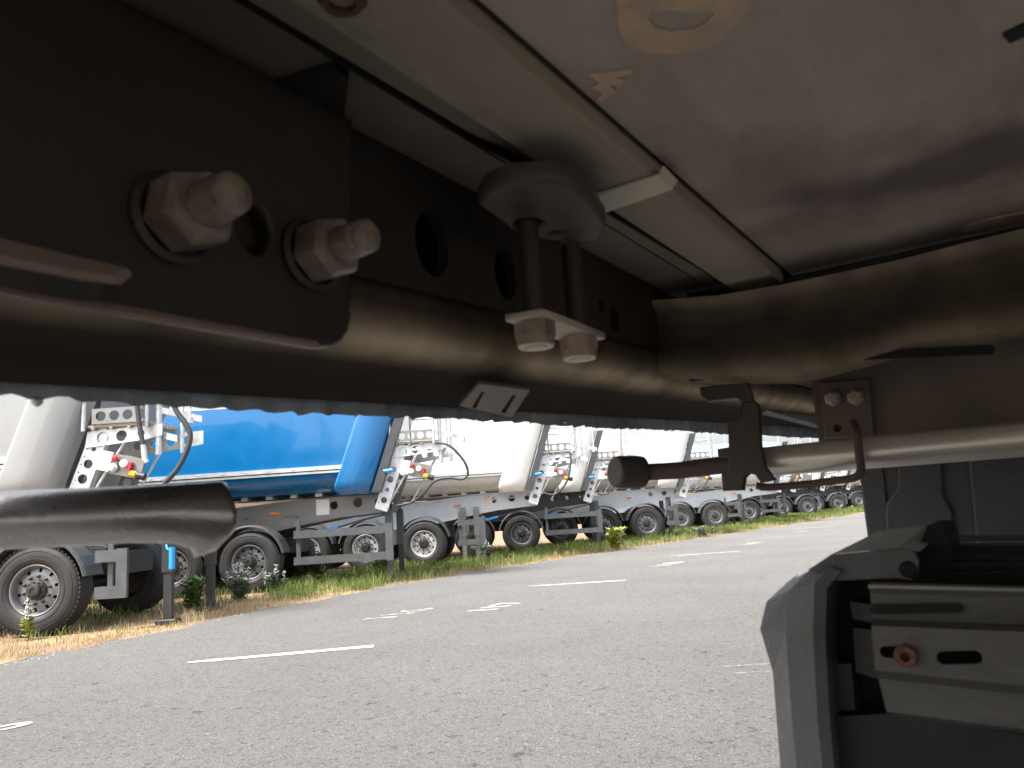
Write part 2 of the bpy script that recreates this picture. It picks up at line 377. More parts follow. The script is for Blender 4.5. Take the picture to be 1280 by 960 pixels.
ME_RA = alu_copy(ME_R)
def nuts_joined():
    b = MB()
    for k in range(10):
        a = 2*pi*(k+.5)/10
        T = AX @ Matrix.Rotation(a, 4, 'Z') @ Matrix.Translation((.158, 0, .112))
        b.lathe([(.023, 0), (.023, .006), (.018, .008), (.018, .034), (.010, .04), (.010, .052), (.001, .054)], 6, T, False)
    return b.mesh('wheel_nuts', M_hub)
ME_NJ = nuts_joined()
def add_wheel(root, x, y, outward=True, detail=True, alu=False, nuts=False):
    w = link('wheel', ME_RA if alu else ME_R, root, (x, y, .529))
    w.rotation_euler = (0, random.uniform(0, 6.28) if not nuts else .1, 0)
    if not outward: w.rotation_euler = (0, 0, pi)
    link('tyre', ME_T, w); link('brake_drum', ME_D, w); link('hub', ME_H, w)
    if detail:
        if nuts:
            for k in range(10):
                a = 2*pi*(k+.5)/10; q = AX @ Vector((.158*cos(a), .158*sin(a), .112)); link('wheel_nut', ME_N, w, q)
        else:
            nj = link('wheel_nuts', ME_NJ, w); nj['kind'] = 'stuff'
    return w

# ------------------------------------------------------------------ parked tipper trailers
XP, YP, ZP = Vector((1, 0, 0)), Vector((0, 1, 0)), Vector((0, 0, 1))
def mudguard_mesh(a0, a1):
    b = MB(); n = 14; vs = []; fs = []
    for i in range(n+1):
        a = R(a0) + (R(a1)-R(a0))*i/n
        for r_, y in ((.60, .0), (.615, .0), (.638, .03), (.638, .40), (.615, .43), (.60, .43)): vs.append((r_*cos(a), y, r_*sin(a)))
    for i in range(n):
        for k in range(6): fs.append((i*6+k, i*6+(k+1) % 6, (i+1)*6+(k+1) % 6, (i+1)*6+k))
    fs += [tuple(range(5, -1, -1)), tuple(range(n*6, n*6+6))]
    b.add(vs, fs); return b.mesh('mudguard', M_mud)
ME_MUD = mudguard_mesh(12, 168)
SECT = [(0.0, 3.25), (0.0, 2.6), (0.0, 2.10), (.015, 2.0), (.05, 1.91), (.11, 1.83), (.20, 1.755), (.32, 1.695), (.5, 1.65), (.8, 1.62), (1.25, 1.61)]
SECT = SECT + [(2.5-y, z) for y, z in SECT[-2::-1]]
LEAN = .35
def tipper(idx, Z, wheel_px, strut_px, guard_px, leg_px, body_mat, beam_mat, label, ylev, detail=2, length=7.6, alu=False, hose='loop', under=None, nguard=True, ang=0.0, edge_dark=True):
    X = lambda px: vx(px, ylev, Z)[0]
    x0 = X(wheel_px); xs = X(strut_px) - x0
    root = empty('tipper_trailer', (x0, Z, 0), ang)
    tag(root, label, 'trailer', 'tipper trailers parked in a row')
    xb = xs - .17                                   # front edge of the body at z = 1.6
    # ---- body shell
    b = MB(); vs = []; fs = []; n = len(SECT)
    XS = [-length, -length*.5, -1.2, -.62]
    for k, xo in enumerate(XS):
        for y, z in SECT: vs.append((xb + xo + LEAN*(z-1.6)*(1 if k == 3 else (.0 if k < 2 else .6)), y, z))
    for i in range(len(XS)-1):
        for k in range(n-1): fs.append((i*n+k, (i+1)*n+k, (i+1)*n+k+1, i*n+k+1))
    b.add(vs, fs, True)
    b.add([vs[i] for i in range(n)], [tuple(range(n))])
    body = b.build('body', body_mat, root)
    # tarpaulin cover over the top
    b = MB(); vs = []; fs = []
    for k in range(2):
        for j in range(9):
            t = j/8; xx = (xb-length) if k == 0 else xb-.62+LEAN*1.65
            vs.append((xx, 2.5*t, 3.25 + .16*sin(pi*t)))
    for j in range(8): fs.append((j, 9+j, 10+j, j+1))
    b.add(vs, fs, True); b.build('tarpaulin', M_white, root)
    # ---- rounded front column and front wall
    b = MB(); vs = []; fs = []
    prof = [(-.66, -.002), (-.63, -.03), (-.60, -.035), (-.34, -.035), (-.31, -.03), (-.06, .02), (-.01, .06), (.02, .30)]
    sec2 = [(z, y) for y, z in SECT[:11]]
    zs = [3.27, 2.6, 2.1, 1.95, 1.82, 1.72, 1.64, 1.585]
    for z in zs:
        inset = 0.0 if z > 1.8 else .10*((1.8-z)/.2)**2
        pull = 0.0 if z > 1.75 else .10*((1.75-z)/.16)**2
        for px_, py_ in prof: vs.append((xb + px_ + pull*(1 if px_ < -.4 else 0) + LEAN*(z-1.6), py_ + inset, z))
    m_ = len(prof)
    for i in range(len(zs)-1):
        for k in range(m_-1): fs.append((i*m_+k, (i+1)*m_+k, (i+1)*m_+k+1, i*m_+k+1))
    b.add(vs, fs, True); col_ = b.build('front_column', body_mat, root)
    b = MB(); vs = []
    for z in (3.27, 1.585): vs += [(xb+.018+LEAN*(z-1.6), .30 if z > 2 else .7, z), (xb+.018+LEAN*(z-1.6), 2.3 if z > 2 else 1.8, z)]
    b.add(vs, [(0, 1, 3, 2)]); b.build('front_wall', body_mat if idx else M_greyw, root)
    # dark raked seal at the front edge
    if edge_dark:
        b = MB(); T = Matrix(((1, 0, LEAN, 0), (0, 1, 0, 0), (0, 0, 1, 0), (0, 0, 0, 1)))
        b.box((xb+.03, .06, 0), (xb+.19, .22, 1.66), Matrix.Translation((0, 0, 1.6)) @ T)
        sd = b.build('front_seal', M_gask, root)
        if detail > 0:
            b = MB(); b.tube([(xb+.14+LEAN*.35, .05, 1.95), (xb+.30+LEAN*.35, .04, 1.96)], .035, 8); b.build('latch', M_bluet, sd)
    # trim rail with rivets
    b = MB(); b.box((xb-length, -.03, 2.04), (xb-.55+LEAN*.45, .01, 2.11)); b.box((xb-length, -.015, 1.985), (xb-.58+LEAN*.4, .03, 2.022))
    tr = b.build('trim_rail', M_alu, body)
    if detail > 1:
        b = MB()
        for k in range(14): b.lathe([(.016, 0), (.014, .008), (.001, .012)], 8, Matrix.Translation((xb-.9-.42*k, -.03, 2.078)) @ AX)
        q = b.build('rivets', M_galv, body); q['kind'] = 'stuff'
        b = MB(); b.box((xb-length, -.004, 2.005), (xb-.6+LEAN*.4, .03, 2.035)); b.build('rubber_strip', M_gask, body)
    # ---- chassis beams
    bx = xs + .10
    outline = [(bx, 1.60), (bx, 1.27), (bx-.05, 1.25), (bx-.95, 1.20), (bx-1.7, 1.10), (bx-2.5, .96), (bx-3.1, .90), (bx-length+.4, .90), (bx-length+.4, 1.30), (bx-3.4, 1.46), (bx-1.6, 1.58)]
    holes = [circ(bx-.22, 1.45, .072), circ(bx-.60, 1.45, .085), circ(bx-1.04, 1.43, .075)]
    for k in range(3): holes.append(circ(bx-1.9+.07*k, 1.27, .013, 8))
    if detail > 1:
        for k in range(9): holes.append(circ(bx-2.7+.2*random.random()*k, 1.05+.25*random.random(), .014, 8))
    cb = plate('chassis_beam', outline, holes, .012, beam_mat, ((0, .62, 0), XP, ZP, YP), root)
    plate('chassis_beam', outline, holes[:3], .012, beam_mat, ((0, 1.86, 0), XP, ZP, YP), root)
    b = MB(); vs = []; P = outline
    for k in range(4): pass
    for (p, q) in zip(outline[:7], outline[1:8]):   # bottom flange
        b.add([(p[0], .56, p[1]), (q[0], .56, q[1]), (q[0], .72, q[1]), (p[0], .72, p[1]), (p[0], .56, p[1]-.014), (q[0], .56, q[1]-.014), (q[0], .72, q[1]-.014), (p[0], .72, p[1]-.014)],
              [(0, 1, 2, 3), (7, 6, 5, 4), (0, 4, 5, 1), (2, 6, 7, 3)])
    b.box((bx-length+.4, .55, 1.585), (bx, .74, 1.60)); b.build('beam_flange', M_darkb if beam_mat is not M_lightb else M_galv, root)
    b = MB()
    for k in range(8): b.box((bx-.5-.85*k, .64, 1.25), (bx-.44-.85*k, 1.86, 1.5))
    b.build('cross_tubes', M_darkb, root)['kind'] = 'stuff'
    # body bearers (dark gap pieces between beam and body)
    for k in range(7): b = MB(); b.box((bx-.9-.45*k, .5, 1.602), (bx-.78-.45*k, .9, 1.66)); b.build('body_bearer', M_galv, root)
    lm = MB(); lx = X({0: 20, 1: 330, 2: 570}.get(idx, 0)) - x0 if idx in (0, 1, 2) else bx-1.75
    lm.box((lx-.075, .596, 1.33), (lx+.075, .62, 1.375), None); lamp = lm.build('marker_lamp', M_orange, cb)
    if idx in (1, 2):
        lb = MB(); q = X(393 if idx == 1 else 609)-x0; lb.box((q-.12, .604, 1.27), (q+.12, .612, 1.55)); lab = lb.build('label_plate', M_label, cb)
        tb = MB()
        for r_ in range(5):
            z = 1.51-.05*r_; xx = q-.09
            while xx < q+.07:
                w_ = random.uniform(.02, .05); tb.box((xx, .6005, z), (min(xx+w_, q+.09), .603, z+.02)); xx += w_+.015
        if idx == 2: tb.build('label_print', M_redtxt, cb)
    # ---- strut with holes, raked forward
    sl_ = .36; L_ = 1.16; an = math.atan2(1, sl_); ex = Vector((cos(an), 0, sin(an))); ey = Vector((-sin(an), 0, cos(an)))
    def strut(y0, nh, mt, sc=1.0):
        w_ = .115*sc; o = (xs, y0, 1.30)
        P = [(-.02, -w_), (L_-.02, -w_), (L_+.06, -w_*.3), (L_+.06, w_*.5), (L_-.05, w_), (-.02, w_)]
        hs = [circ(.16+.19*k, 0, (.055, .038, .06, .056, .03)[k % 5]) for k in range(nh)]
        if detail > 1: hs += [circ(.10+.1*k, .078, .009, 6) for k in range(10)]
        st = plate('support_strut', P, hs, .01, mt, (o, ex, ey, YP), root)
        b = MB()
        for side in (-w_, w_-.008):
            q = [Vector(o)+ex*a+ey*c+YP*d for a, c, d in ((0, side, .008), (L_, side, .008), (L_, side, .10), (0, side, .10), (0, side+.008, .008), (L_, side+.008, .008), (L_, side+.008, .10), (0, side+.008, .10))]
            b.add(q, [(0, 3, 2, 1), (4, 5, 6, 7), (0, 1, 5, 4), (1, 2, 6, 5), (2, 3, 7, 6), (3, 0, 4, 7)])
        b.build('flange', mt, st)
        return st
    strut(.18, 5, M_galv); strut(1.25, 4, M_galvd, .9)
    # ---- platform
    px0 = xs + .26; px1 = px0 + .80; dz = 2.44
    plate('toe_board', [(px0+.06, dz+.02), (px1-.04, dz+.02), (px1-.04, dz+.21), (px0+.06, dz+.21)], [circ(px0+.17+.165*k, dz+.115, .062) for k in range(4)], .006, M_galvd, ((0, .10, 0), XP, ZP, YP), root)
    b = MB()
    for k in range(9): b.box((px0, .12+.085*k, dz-.02), (px1, .12+.085*k+.05, dz+.012))
    for k in range(4): b.box((px0+.05+.22*k, .11, dz-.045), (px0+.09+.22*k, .90, dz-.022))
    b.build('deck_grating', M_grate, root)
    Bp = [(px0-.02, dz-.06), (px1+.10, dz-.02), (px1+.10, dz-.16), (px1-.1, dz-.20), (px0-.05, dz-.26)]
    plate('deck_bracket', Bp, [circ(px0+.17, dz-.145, .075), circ(px0+.40, dz-.135, .068), circ(px0+.64, dz-.12, .045)], .008, M_galv, ((0, .16, 0), XP, ZP, YP), root)
    Bp2 = [(px0+.0, dz-.10), (px1+.32, dz-.04), (px1+.32, dz-.22), (px0+.08, dz-.36)]
    plate('deck_bracket', Bp2, [circ(px0+.25+.22*k, dz-.19+.012*k, .055) for k in range(4)], .008, M_galv, ((0, .86, 0), XP, ZP, YP), root)
    for (xx, yy, z0, z1, r_) in ((px0-.04, .10, dz-.06, 3.55, .026), (px0+.22, .9, dz-.02, 3.5, .022), (px1-.06, .09, dz-.05, 3.55, .024), (px1+.04, .2, dz-.4, 3.45, .036), (px1+.20, .5, dz-.36, 3.3, .026), (px1+.10, .9, dz-.2, 3.5, .022)):
        b = MB(); b.tube([(xx, yy, z0), (xx, yy, z1)], r_, 8); b.build('rail_post', M_galv, root)
    b = MB(); b.tube([(px0-.04, .10, 3.02), (px1-.06, .09, 3.02)], .018, 8); b.tube([(px0+.22, .9, 2.95), (px1+.10, .9, 2.95)], .018, 8)
    b.tube([(px0-.04, .10, 3.5), (px0+.22, .9, 3.5), (px1+.10, .9, 3.5), (px1-.06, .09, 3.5)], .02, 8); b.build('hand_rail', M_galv, root)
    for a_, c_ in (((px1-.1, .3, dz-.1), (px1+.30, .12, dz-.22)), ((px1-.2, .7, dz+.25), (px1+.55, .25, dz+.02))):
        b = MB(); d = Vector(c_)-Vector(a_); 
        b.add([Vector(a_)+ZP*.04, Vector(c_)+ZP*.04, Vector(c_)-ZP*.04, Vector(a_)-ZP*.04, Vector(a_)+ZP*.04+YP*.02, Vector(c_)+ZP*.04+YP*.02, Vector(c_)-ZP*.04+YP*.02, Vector(a_)-ZP*.04+YP*.02],
              [(0, 1, 2, 3), (7, 6, 5, 4), (0, 4, 5, 1), (1, 5, 6, 2), (2, 6, 7, 3), (3, 7, 4, 0)]); b.build('brace', M_galv, root)
    if detail > 0:
        b = MB(); b.tube([(px1+.46, .12, dz-.02), (px1+.46, .12, 3.4)], .018, 8); b.lathe([(.04, -.05), (.04, .03), (.02, .04), (.001, .04)], 10, Matrix.Translation((px1+.46, .12, dz))); b.build('ladder_pole', M_galv, root)
    b = MB(); b.tube([(xs+.75, .2, dz-.1), (xs+.10, .25, 1.34)], .02, 6); b.tube([(xs+.95, .6, dz-.3), (xs+.45, .7, 1.36)], .02, 6); b.build('stay_tube', M_galv, root)
    # ---- couplings
    cx_ = xs + .50
    b = MB(); Tq = Matrix.Translation((cx_, .16, 1.98)) @ Matrix.Rotation(R(14), 4, 'Y')
    b.box((-.13, 0, -.10), (.03, .04, .14), Tq); b.build('bracket_box', M_white, root)
    b = MB(); b.box((.02, .03, -.12), (.42, .07, .13), Tq); cp = b.build('coupling_panel', M_galvd, root)
    if detail > 0:
        Y_ = Tq @ AX
        b = MB(); b.lathe([(.02, -.0), (.035, .03), (.04, .05), (.025, .065), (.001, .07)], 8, Tq @ Matrix.Translation((.08, .02, .07)) @ AX); b.build('red_knob', M_red, cp)
        b = MB(); b.lathe([(.055, 0), (.055, .03), (.03, .04), (.03, .06), (.001, .06)], 10, Tq @ Matrix.Translation((.08, .02, -.04)) @ AX); b.build('valve', M_galv, cp)
        b = MB(); b.box((.265, -.03, -.05), (.30, .02, .06), Tq); b.build('red_coupling', M_red, cp)
        b = MB(); b.box((.30, -.05, -.11), (.40, .02, -.035), Tq, .02); b.build('yellow_coupling', M_yel, cp)
        b = MB(); b.lathe([(.04, 0), (.05, .04), (.03, .05), (.001, .05)], 10, Tq @ Matrix.Translation((.20, .02, .03)) @ AX); b.build('valve', M_label, cp)
        b = MB(); b.tube([Tq @ Vector((.40, -.02, -.08)), Tq @ Vector((.50, -.02, -.08))], .045, 8); b.build('socket', M_hub, cp)
    # ---- hoses
    if hose == 'two':
        A = [vx(px, py, Z)+() for px, py in ((170, 490), (171, 512), (174, 535), (178, 557))]
        b = MB(); b.tube(smooth_path([(x-x0, .02, z) for x, z in A]), .03, 8); h1 = b.build('hose', M_hose, root)
        A = [vx(px, py, Z) for px, py in ((178, 556), (180, 574), (183, 578))]
        b = MB(); b.tube([(x-x0, .02, z) for x, z in A], [.032, .036, .03], 8); b.build('hose_fitting', M_galv, h1)
        A = [vx(px, py, Z) for px, py in ((214, 500), (222, 516), (232, 530), (238, 545), (233, 565), (222, 586), (206, 604), (196, 618))]
        b = MB(); b.tube(smooth_path([(x-x0, .0, z) for x, z in A]), .033, 8); b.build('hose', M_hose, root)
    else:
        A = [(px1-.05, .1, dz-.03), (px1+.22, .0, dz-.12), (px1+.46, -.02, dz-.40), (px1+.52, 0, dz-.62), (px1+.42, 0, dz-.72), (px1+.18, .05, dz-.68), (px1-.08, .1, dz-.72), (px1-.30, .15, dz-.92), (px1-.52, .2, dz-1.06), (px1-.8, .25, dz-1.1)]
        if hose == 'short': A = [(px1-.1, .1, dz-.05), (px1-.12, .05, dz-.3), (px1-.2, .05, dz-.62), (px1-.36, .1, dz-.86), (px1-.55, .15, dz-.98), (px1-.75, .2, dz-.95)]
        b = MB(); b.tube(smooth_path(A), .022, 8); b.build('hose', M_hose, root)
    # ---- axles, wheels, mudguards
    for k in range(3):
        xk = -1.35*k
        add_wheel(root, xk, .195, True, detail > 0, alu=alu, nuts=(detail > 1 and k == 0))
        add_wheel(root, xk, 2.305, False, False, alu=alu)
        b = MB(); b.tube([(xk, .4, .529), (xk, 2.1, .529)], .065, 10); b.build('axle', M_hub, root)
        link('mudguard', ME_MUD, root, (xk, -.02, .529))
        b = MB(); b.box((xk-.12, .62, .55), (xk+.30, .72, .92)); b.tube([(xk-.18, .9, .42), (xk-.18, .9, .9)], .11, 10); b.build('suspension', M_hub, root)
    b = MB(); b.tube([(.9, .75, .70), (2.0, .75, .70)], .17, 14); b.tube([(.85, .75, .7), (.9, .75, .7)], [.08, .17], 14); b.tube([(2.0, .75, .7), (2.05, .75, .7)], [.17, .08], 14)

    b = MB(); b.box((-3.4, .9, .62), (.6, 1.7, .9)); b.build('under_shade_box', M_darkb, root)  # dark box filling in the shade under the chassis
    # ---- side guard
    if nguard and guard_px:
        gx0, gx1 = X(guard_px[0])-x0, X(guard_px[1])-x0
        if idx == 0:
            b = MB(); b.box((gx1-.13, .03, .38), (gx1, .08, .95)); b.build('guard_post', M_guard, root)
            for z in (.80, .38):
                b = MB(); b.box((gx0, .035, z), (gx1-.132, .085, z+.14)); b.build('guard_bar', M_guard, root)
            b = MB(); b.box((gx0+.12, .1, .42), (gx0+.18, .14, 1.15)); b.build('guard_post', M_guard, root)
        else:
            for z in (.88, .43):
                b = MB(); b.box((gx0, .03, z), (gx1-.132, .07, z+.13)); b.build('guard_bar', M_guard, root)
            b = MB(); b.box((gx1-.13, .028, .41), (gx1, .075, 1.05)); b.build('guard_post', M_guard, root)
            b = MB(); b.box((gx0+.03, .09, .5), (gx0+.10, .13, 1.2)); b.build('guard_post', M_guard, root)
    # ---- landing legs
    for lp in leg_px:
        lx = X(lp)-x0
        for y in (.55, 1.85):
            b = MB(); b.box((lx-.065, y-.06, .62), (lx+.065, y+.06, 1.3)); lg = b.build('landing_leg', (M_darkb if idx == 0 else M_guard) if idx != 2 else M_galvd, root)
            b = MB(); b.box((lx-.05, y-.045, .06), (lx+.05, y+.045, .62)); b.build('inner_leg', M_galvd if idx == 2 else M_darkb, lg)
            b = MB(); b.box((lx-.13, y-.10, .0), (lx+.13, y+.10, .06), None, .015); b.build('foot', M_darkb, lg)
    if leg_px and detail > 0:
        lx = X(leg_px[0])-x0
        b = MB(); b.tube([(lx+.03, .40, .95), (lx+.06, .36, .90), (lx+.12, .36, .88)], .014, 6); b.tube([(lx+.12, .36, .92), (lx+.12, .36, .66)], .038, 8); b.build('crank_handle', M_bluet if idx == 0 else M_guard, root)
    if idx == 0:
        q0, z0 = vx(200, 640, Z+1.0); q1, z1 = vx(236, 690, Z+1.0)
        plate('gusset_plate', [(q0-x0, z0), (q0-x0+.42, z0), (q0-x0+.40, z0-.42), (q0-x0+.04, z0-.42)], [circ(q0-x0+.10+.11*k, z0-.24, .042) for k in range(3)], .01, M_guard, ((0, 1.0, 0), XP, ZP, YP), root)
        b = MB(); lx = X(180)-x0; b.box((lx-.06, .40, 1.08), (lx+.05, .42, 1.26)); b.build('label_plate', M_bluet, root)
    # cable with blue sleeve along the beam
    if idx in (1, 2, 3):
        b = MB(); b.tube(smooth_path([(bx-1.0, .56, 1.02), (bx-.5, .5, 1.13), (bx+.0, .55, 1.22)]), .016, 6); hz = b.build('cable', M_hose, root)
        b = MB(); b.tube([(bx-1.25, .57, .97), (bx-.95, .56, 1.03)], .03, 6); b.build('sleeve', M_bluet, hz)
    return root

TR = [
 (0, 9.2, 45, 72, (118, 158), [186], M_greyw, M_galvd, 'light grey tipper trailer nearest the camera, cut by the left edge of the view', 640, 2, 'two'),
 (1, 13.6, 310, 475, (366, 490), [480], M_blue, M_galvd, 'bright blue tipper trailer with dull steel chassis beam and orange marker lamp', 660, 2, 'loop'),
 (2, 18.1, 528, 668, (571, 606), [577, 594], M_cream, M_lightb, 'cream white tipper trailer standing directly right of the blue one, black hose looping', 650, 2, 'short'),
 (3, 21.8, 650, 736, (680, 752), [748], M_white, M_darkb, 'white tipper trailer with black chassis beam, behind the round rubber handle end', 640, 1, 'short'),
 (4, 24.6, 807, 856, (832, 847), [840], M_white, M_lightb, 'white tipper trailer with pale chassis whose front wheel shows below the thin rod', 632, 1, 'short'),
 (5, 31.0, 892, 976, (905, 925), [930], M_bluew, M_lightb, 'pale blue grey tipper trailer seen either side of the hanging steel bracket', 625, 1, 'short'),
 (6, 36.0, 935, 994, (950, 975), [985], M_white, M_darkb, 'distant white tipper trailer seen under the zinc tube, fourth from the row end', 622, 0, 'short'),
 (7, 42.0, 1008, 1030, (1012, 1024), [1020], M_cream, M_darkb, 'small distant cream tipper trailer seen left of the bent rusty rod, third from the end', 618, 0, 'short'),
 (8, 49.0, 1046, 1062, (1050, 1058), [1055], M_white, M_darkb, 'tiny far white tipper trailer, second from the far end of the row', 616, 0, 'short'),
 (9, 57.0, 1072, 1090, (1080, 1088), [], M_white, M_darkb, 'farthest white tipper trailer, half hidden behind the grey plastic mudguard panel', 614, 0, 'short'),
]
for (i, Z, wp, sp, gp, lp, bm_, cm_, lab, yl, det, hs) in TR:
    tipper(i, Z, wp, sp, gp, lp, bm_, cm_, lab, yl, det, alu=(i == 2), hose=hs, edge_dark=(i != 0))

# ------------------------------------------------------------------ vegetation
def blades(name, P, hgt, wid, cols, label):
    n = len(P)
    ang = rng.uniform(0, 2*pi, n); lean = rng.uniform(.1, .65, n)*hgt; la = rng.uniform(0, 2*pi, n)
    dx, dy = np.cos(ang)*wid/2, np.sin(ang)*wid/2; lx, ly = np.cos(la)*lean, np.sin(la)*lean
    V = np.zeros((n, 5, 3))
    V[:, 0] = np.stack([P[:, 0]-dx, P[:, 1]-dy, P[:, 2]], 1); V[:, 1] = np.stack([P[:, 0]+dx, P[:, 1]+dy, P[:, 2]], 1)
    mx, my, mz = P[:, 0]+lx*.35, P[:, 1]+ly*.35, P[:, 2]+hgt*.6
    V[:, 2] = np.stack([mx+dx*.8, my+dy*.8, mz], 1); V[:, 3] = np.stack([mx-dx*.8, my-dy*.8, mz], 1)
    V[:, 4] = np.stack([P[:, 0]+lx, P[:, 1]+ly, P[:, 2]+hgt*np.sqrt(np.clip(1-(lean/hgt)**2*.6, .2, 1))], 1)
    base = np.arange(n)[:, None]*5
    faces = np.concatenate([np.concatenate([base+np.array([[0, 1, 2]]), base+np.array([[0, 2, 3]]), base+np.array([[3, 2, 4]])], 1)], 0).reshape(-1, 3)
    me = bpy.data.meshes.new(name); me.vertices.add(n*5); me.vertices.foreach_set('co', V.reshape(-1))
    nf = len(faces); me.loops.add(nf*3); me.loops.foreach_set('vertex_index', faces.reshape(-1).astype(np.int32))
    me.polygons.add(nf); me.polygons.foreach_set('loop_start', np.arange(0, nf*3, 3, dtype=np.int32)); me.polygons.foreach_set('loop_total', np.full(nf, 3, dtype=np.int32))
    at = me.color_attributes.new('tint', 'FLOAT_COLOR', 'POINT')
    cc = np.repeat(np.concatenate([cols, np.ones((n, 1))], 1), 5, axis=0); at.data.foreach_set('color', cc.reshape(-1).astype(np.float32))
    me.update(); me.validate(); me.materials.append(M_grass)
    o = link(name, me); tag(o, label, 'grass', kind='stuff'); return o
M_grass = bpy.data.materials.new('grass_blades'); M_grass.use_nodes = True
n_ = M_grass.node_tree; b_ = n_.nodes['Principled BSDF']; a_ = n_.nodes.new('ShaderNodeVertexColor'); a_.layer_name = 'tint'
n_.links.new(a_.outputs[0], b_.inputs['Base Color']); b_.inputs['Roughness'].default_value = .6; b_.inputs['Specular IOR Level'].default_value = .3
tl = n_.nodes.new('ShaderNodeBsdfTranslucent'); n_.links.new(a_.outputs[0], tl.inputs[0]); ms = n_.nodes.new('ShaderNodeMixShader'); ms.inputs[0].default_value = .3
n_.links.new(b_.outputs[0], ms.inputs[1]); n_.links.new(tl.outputs[0], ms.inputs[2]); n_.links.new(ms.outputs[0], n_.nodes['Material Output'].inputs[0])
TAN = np.array([[.42, .34, .17], [.48, .40, .22], [.35, .27, .13], [.44, .38, .25]])
GRN = np.array([[.10, .175, .035], [.14, .22, .05], [.20, .26, .06], [.07, .125, .035], [.27, .27, .09]])
def field(n, smax, off_fn, pal, hlo, hhi, wlo, whi, clump, crad, s0=-3, near=1.6):
    nc = n//clump; cs = s0 + (smax-s0)*rng.random(nc)**near; co_ = off_fn(cs, rng.random(nc), rng.standard_normal(nc))
    s = np.repeat(cs, clump) + rng.standard_normal(nc*clump)*crad; o = np.repeat(co_, clump) + rng.standard_normal(nc*clump)*crad
    l = np.array([edge_l(x) for x in s]) + o
    keep = o > .04; s, l = s[keep], l[keep]
    P = np.stack([NU.x*s+NV.x*l, NU.y*s+NV.y*l, np.zeros_like(s)], 1)
    k = len(s); h = rng.uniform(hlo, hhi, k)*np.repeat(rng.uniform(.5, 1.2, nc), clump)[keep]
    hue = np.repeat(rng.integers(0, len(pal), nc), clump)[keep]; mixc = rng.integers(0, len(pal), k)
    cols = (pal[hue]*.6+pal[mixc]*.4)*rng.uniform(.75, 1.2, k)[:, None]
    w = rng.uniform(wlo, whi, k)*(1+np.clip(s, 0, 60)/30)
    return P, h, w, cols
f1 = field(24000, 60, lambda s, r, g: .02+np.abs(g)*.55, TAN, .02, .065, .004, .009, 34, .10)
f2 = field(20000, 60, lambda s, r, g: .3+r*5, TAN, .03, .09, .004, .009, 26, .16)
f3 = field(5000, 40, lambda s, r, g: .1+r*.9, TAN, .10, .24, .003, .006, 14, .10)
P = np.concatenate([f1[0], f2[0], f3[0]]); 
blades('dry_grass', P, *[np.concatenate([f1[k], f2[k], f3[k]]) for k in (1, 2, 3)], 'short straw coloured dry grass along the road edge')
g1 = field(30000, 70, lambda s, r, g: 1.5+r*2.2+g*.3, GRN, .08, .26, .006, .013, 60, .17, s0=9, near=1.2)
g2 = field(12000, 70, lambda s, r, g: .3+r*1.2, GRN, .08, .28, .005, .010, 26, .13, s0=8, near=1.3)
g3 = field(16000, 60, lambda s, r, g: 1.2+r*4, GRN, .08, .22, .006, .012, 30, .25, s0=0, near=1.3)
P = np.concatenate([g1[0], g2[0], g3[0]])
blades('green_grass', P, *[np.concatenate([g1[k], g2[k], g3[k]]) for k in (1, 2, 3)], 'taller green grass growing along the wheels of the parked trailers')

gm = MB(); 
for i in range(1700):
    s_ = -2 + 40*random.random()**1.5; o_ = random.gauss(.02, .09); r_ = random.uniform(.006, .02)*(1.5 if random.random() < .1 else 1); q = SL(s_, edge_l(s_)+o_, .022 if o_ < 0 else .004)
    a_r = random.uniform(0, 6.28); v_ = [(r_*cos(a_r+k*1.571)*random.uniform(.7, 1.2), r_*sin(a_r+k*1.571)*random.uniform(.7, 1.2), 0) for k in range(4)]+[(0, 0, r_*random.uniform(.5, .9))]
    gm.add([q+Vector(p) for p in v_], [(0, 1, 4), (1, 2, 4), (2, 3, 4), (3, 0, 4)])
tag(gm.build('gravel', mat('grey_grit', (.20, .19, .175), .9, 0, .35, 30)), 'loose grey grit along the broken road edge', 'gravel', kind='stuff')
M_leaf = mat('weed_leaf', (.10, .17, .045), .6, 0, .35, 30); M_leafb = mat('grey_green_leaf', (.16, .21, .15), .6, 0, .3, 30); M_spike = mat('grey_seed_head', (.34, .36, .36), .8, 0, .3, 50)
M_yleaf = mat('yellow_green_leaf', (.33, .37, .06), .6, 0, .3, 30)
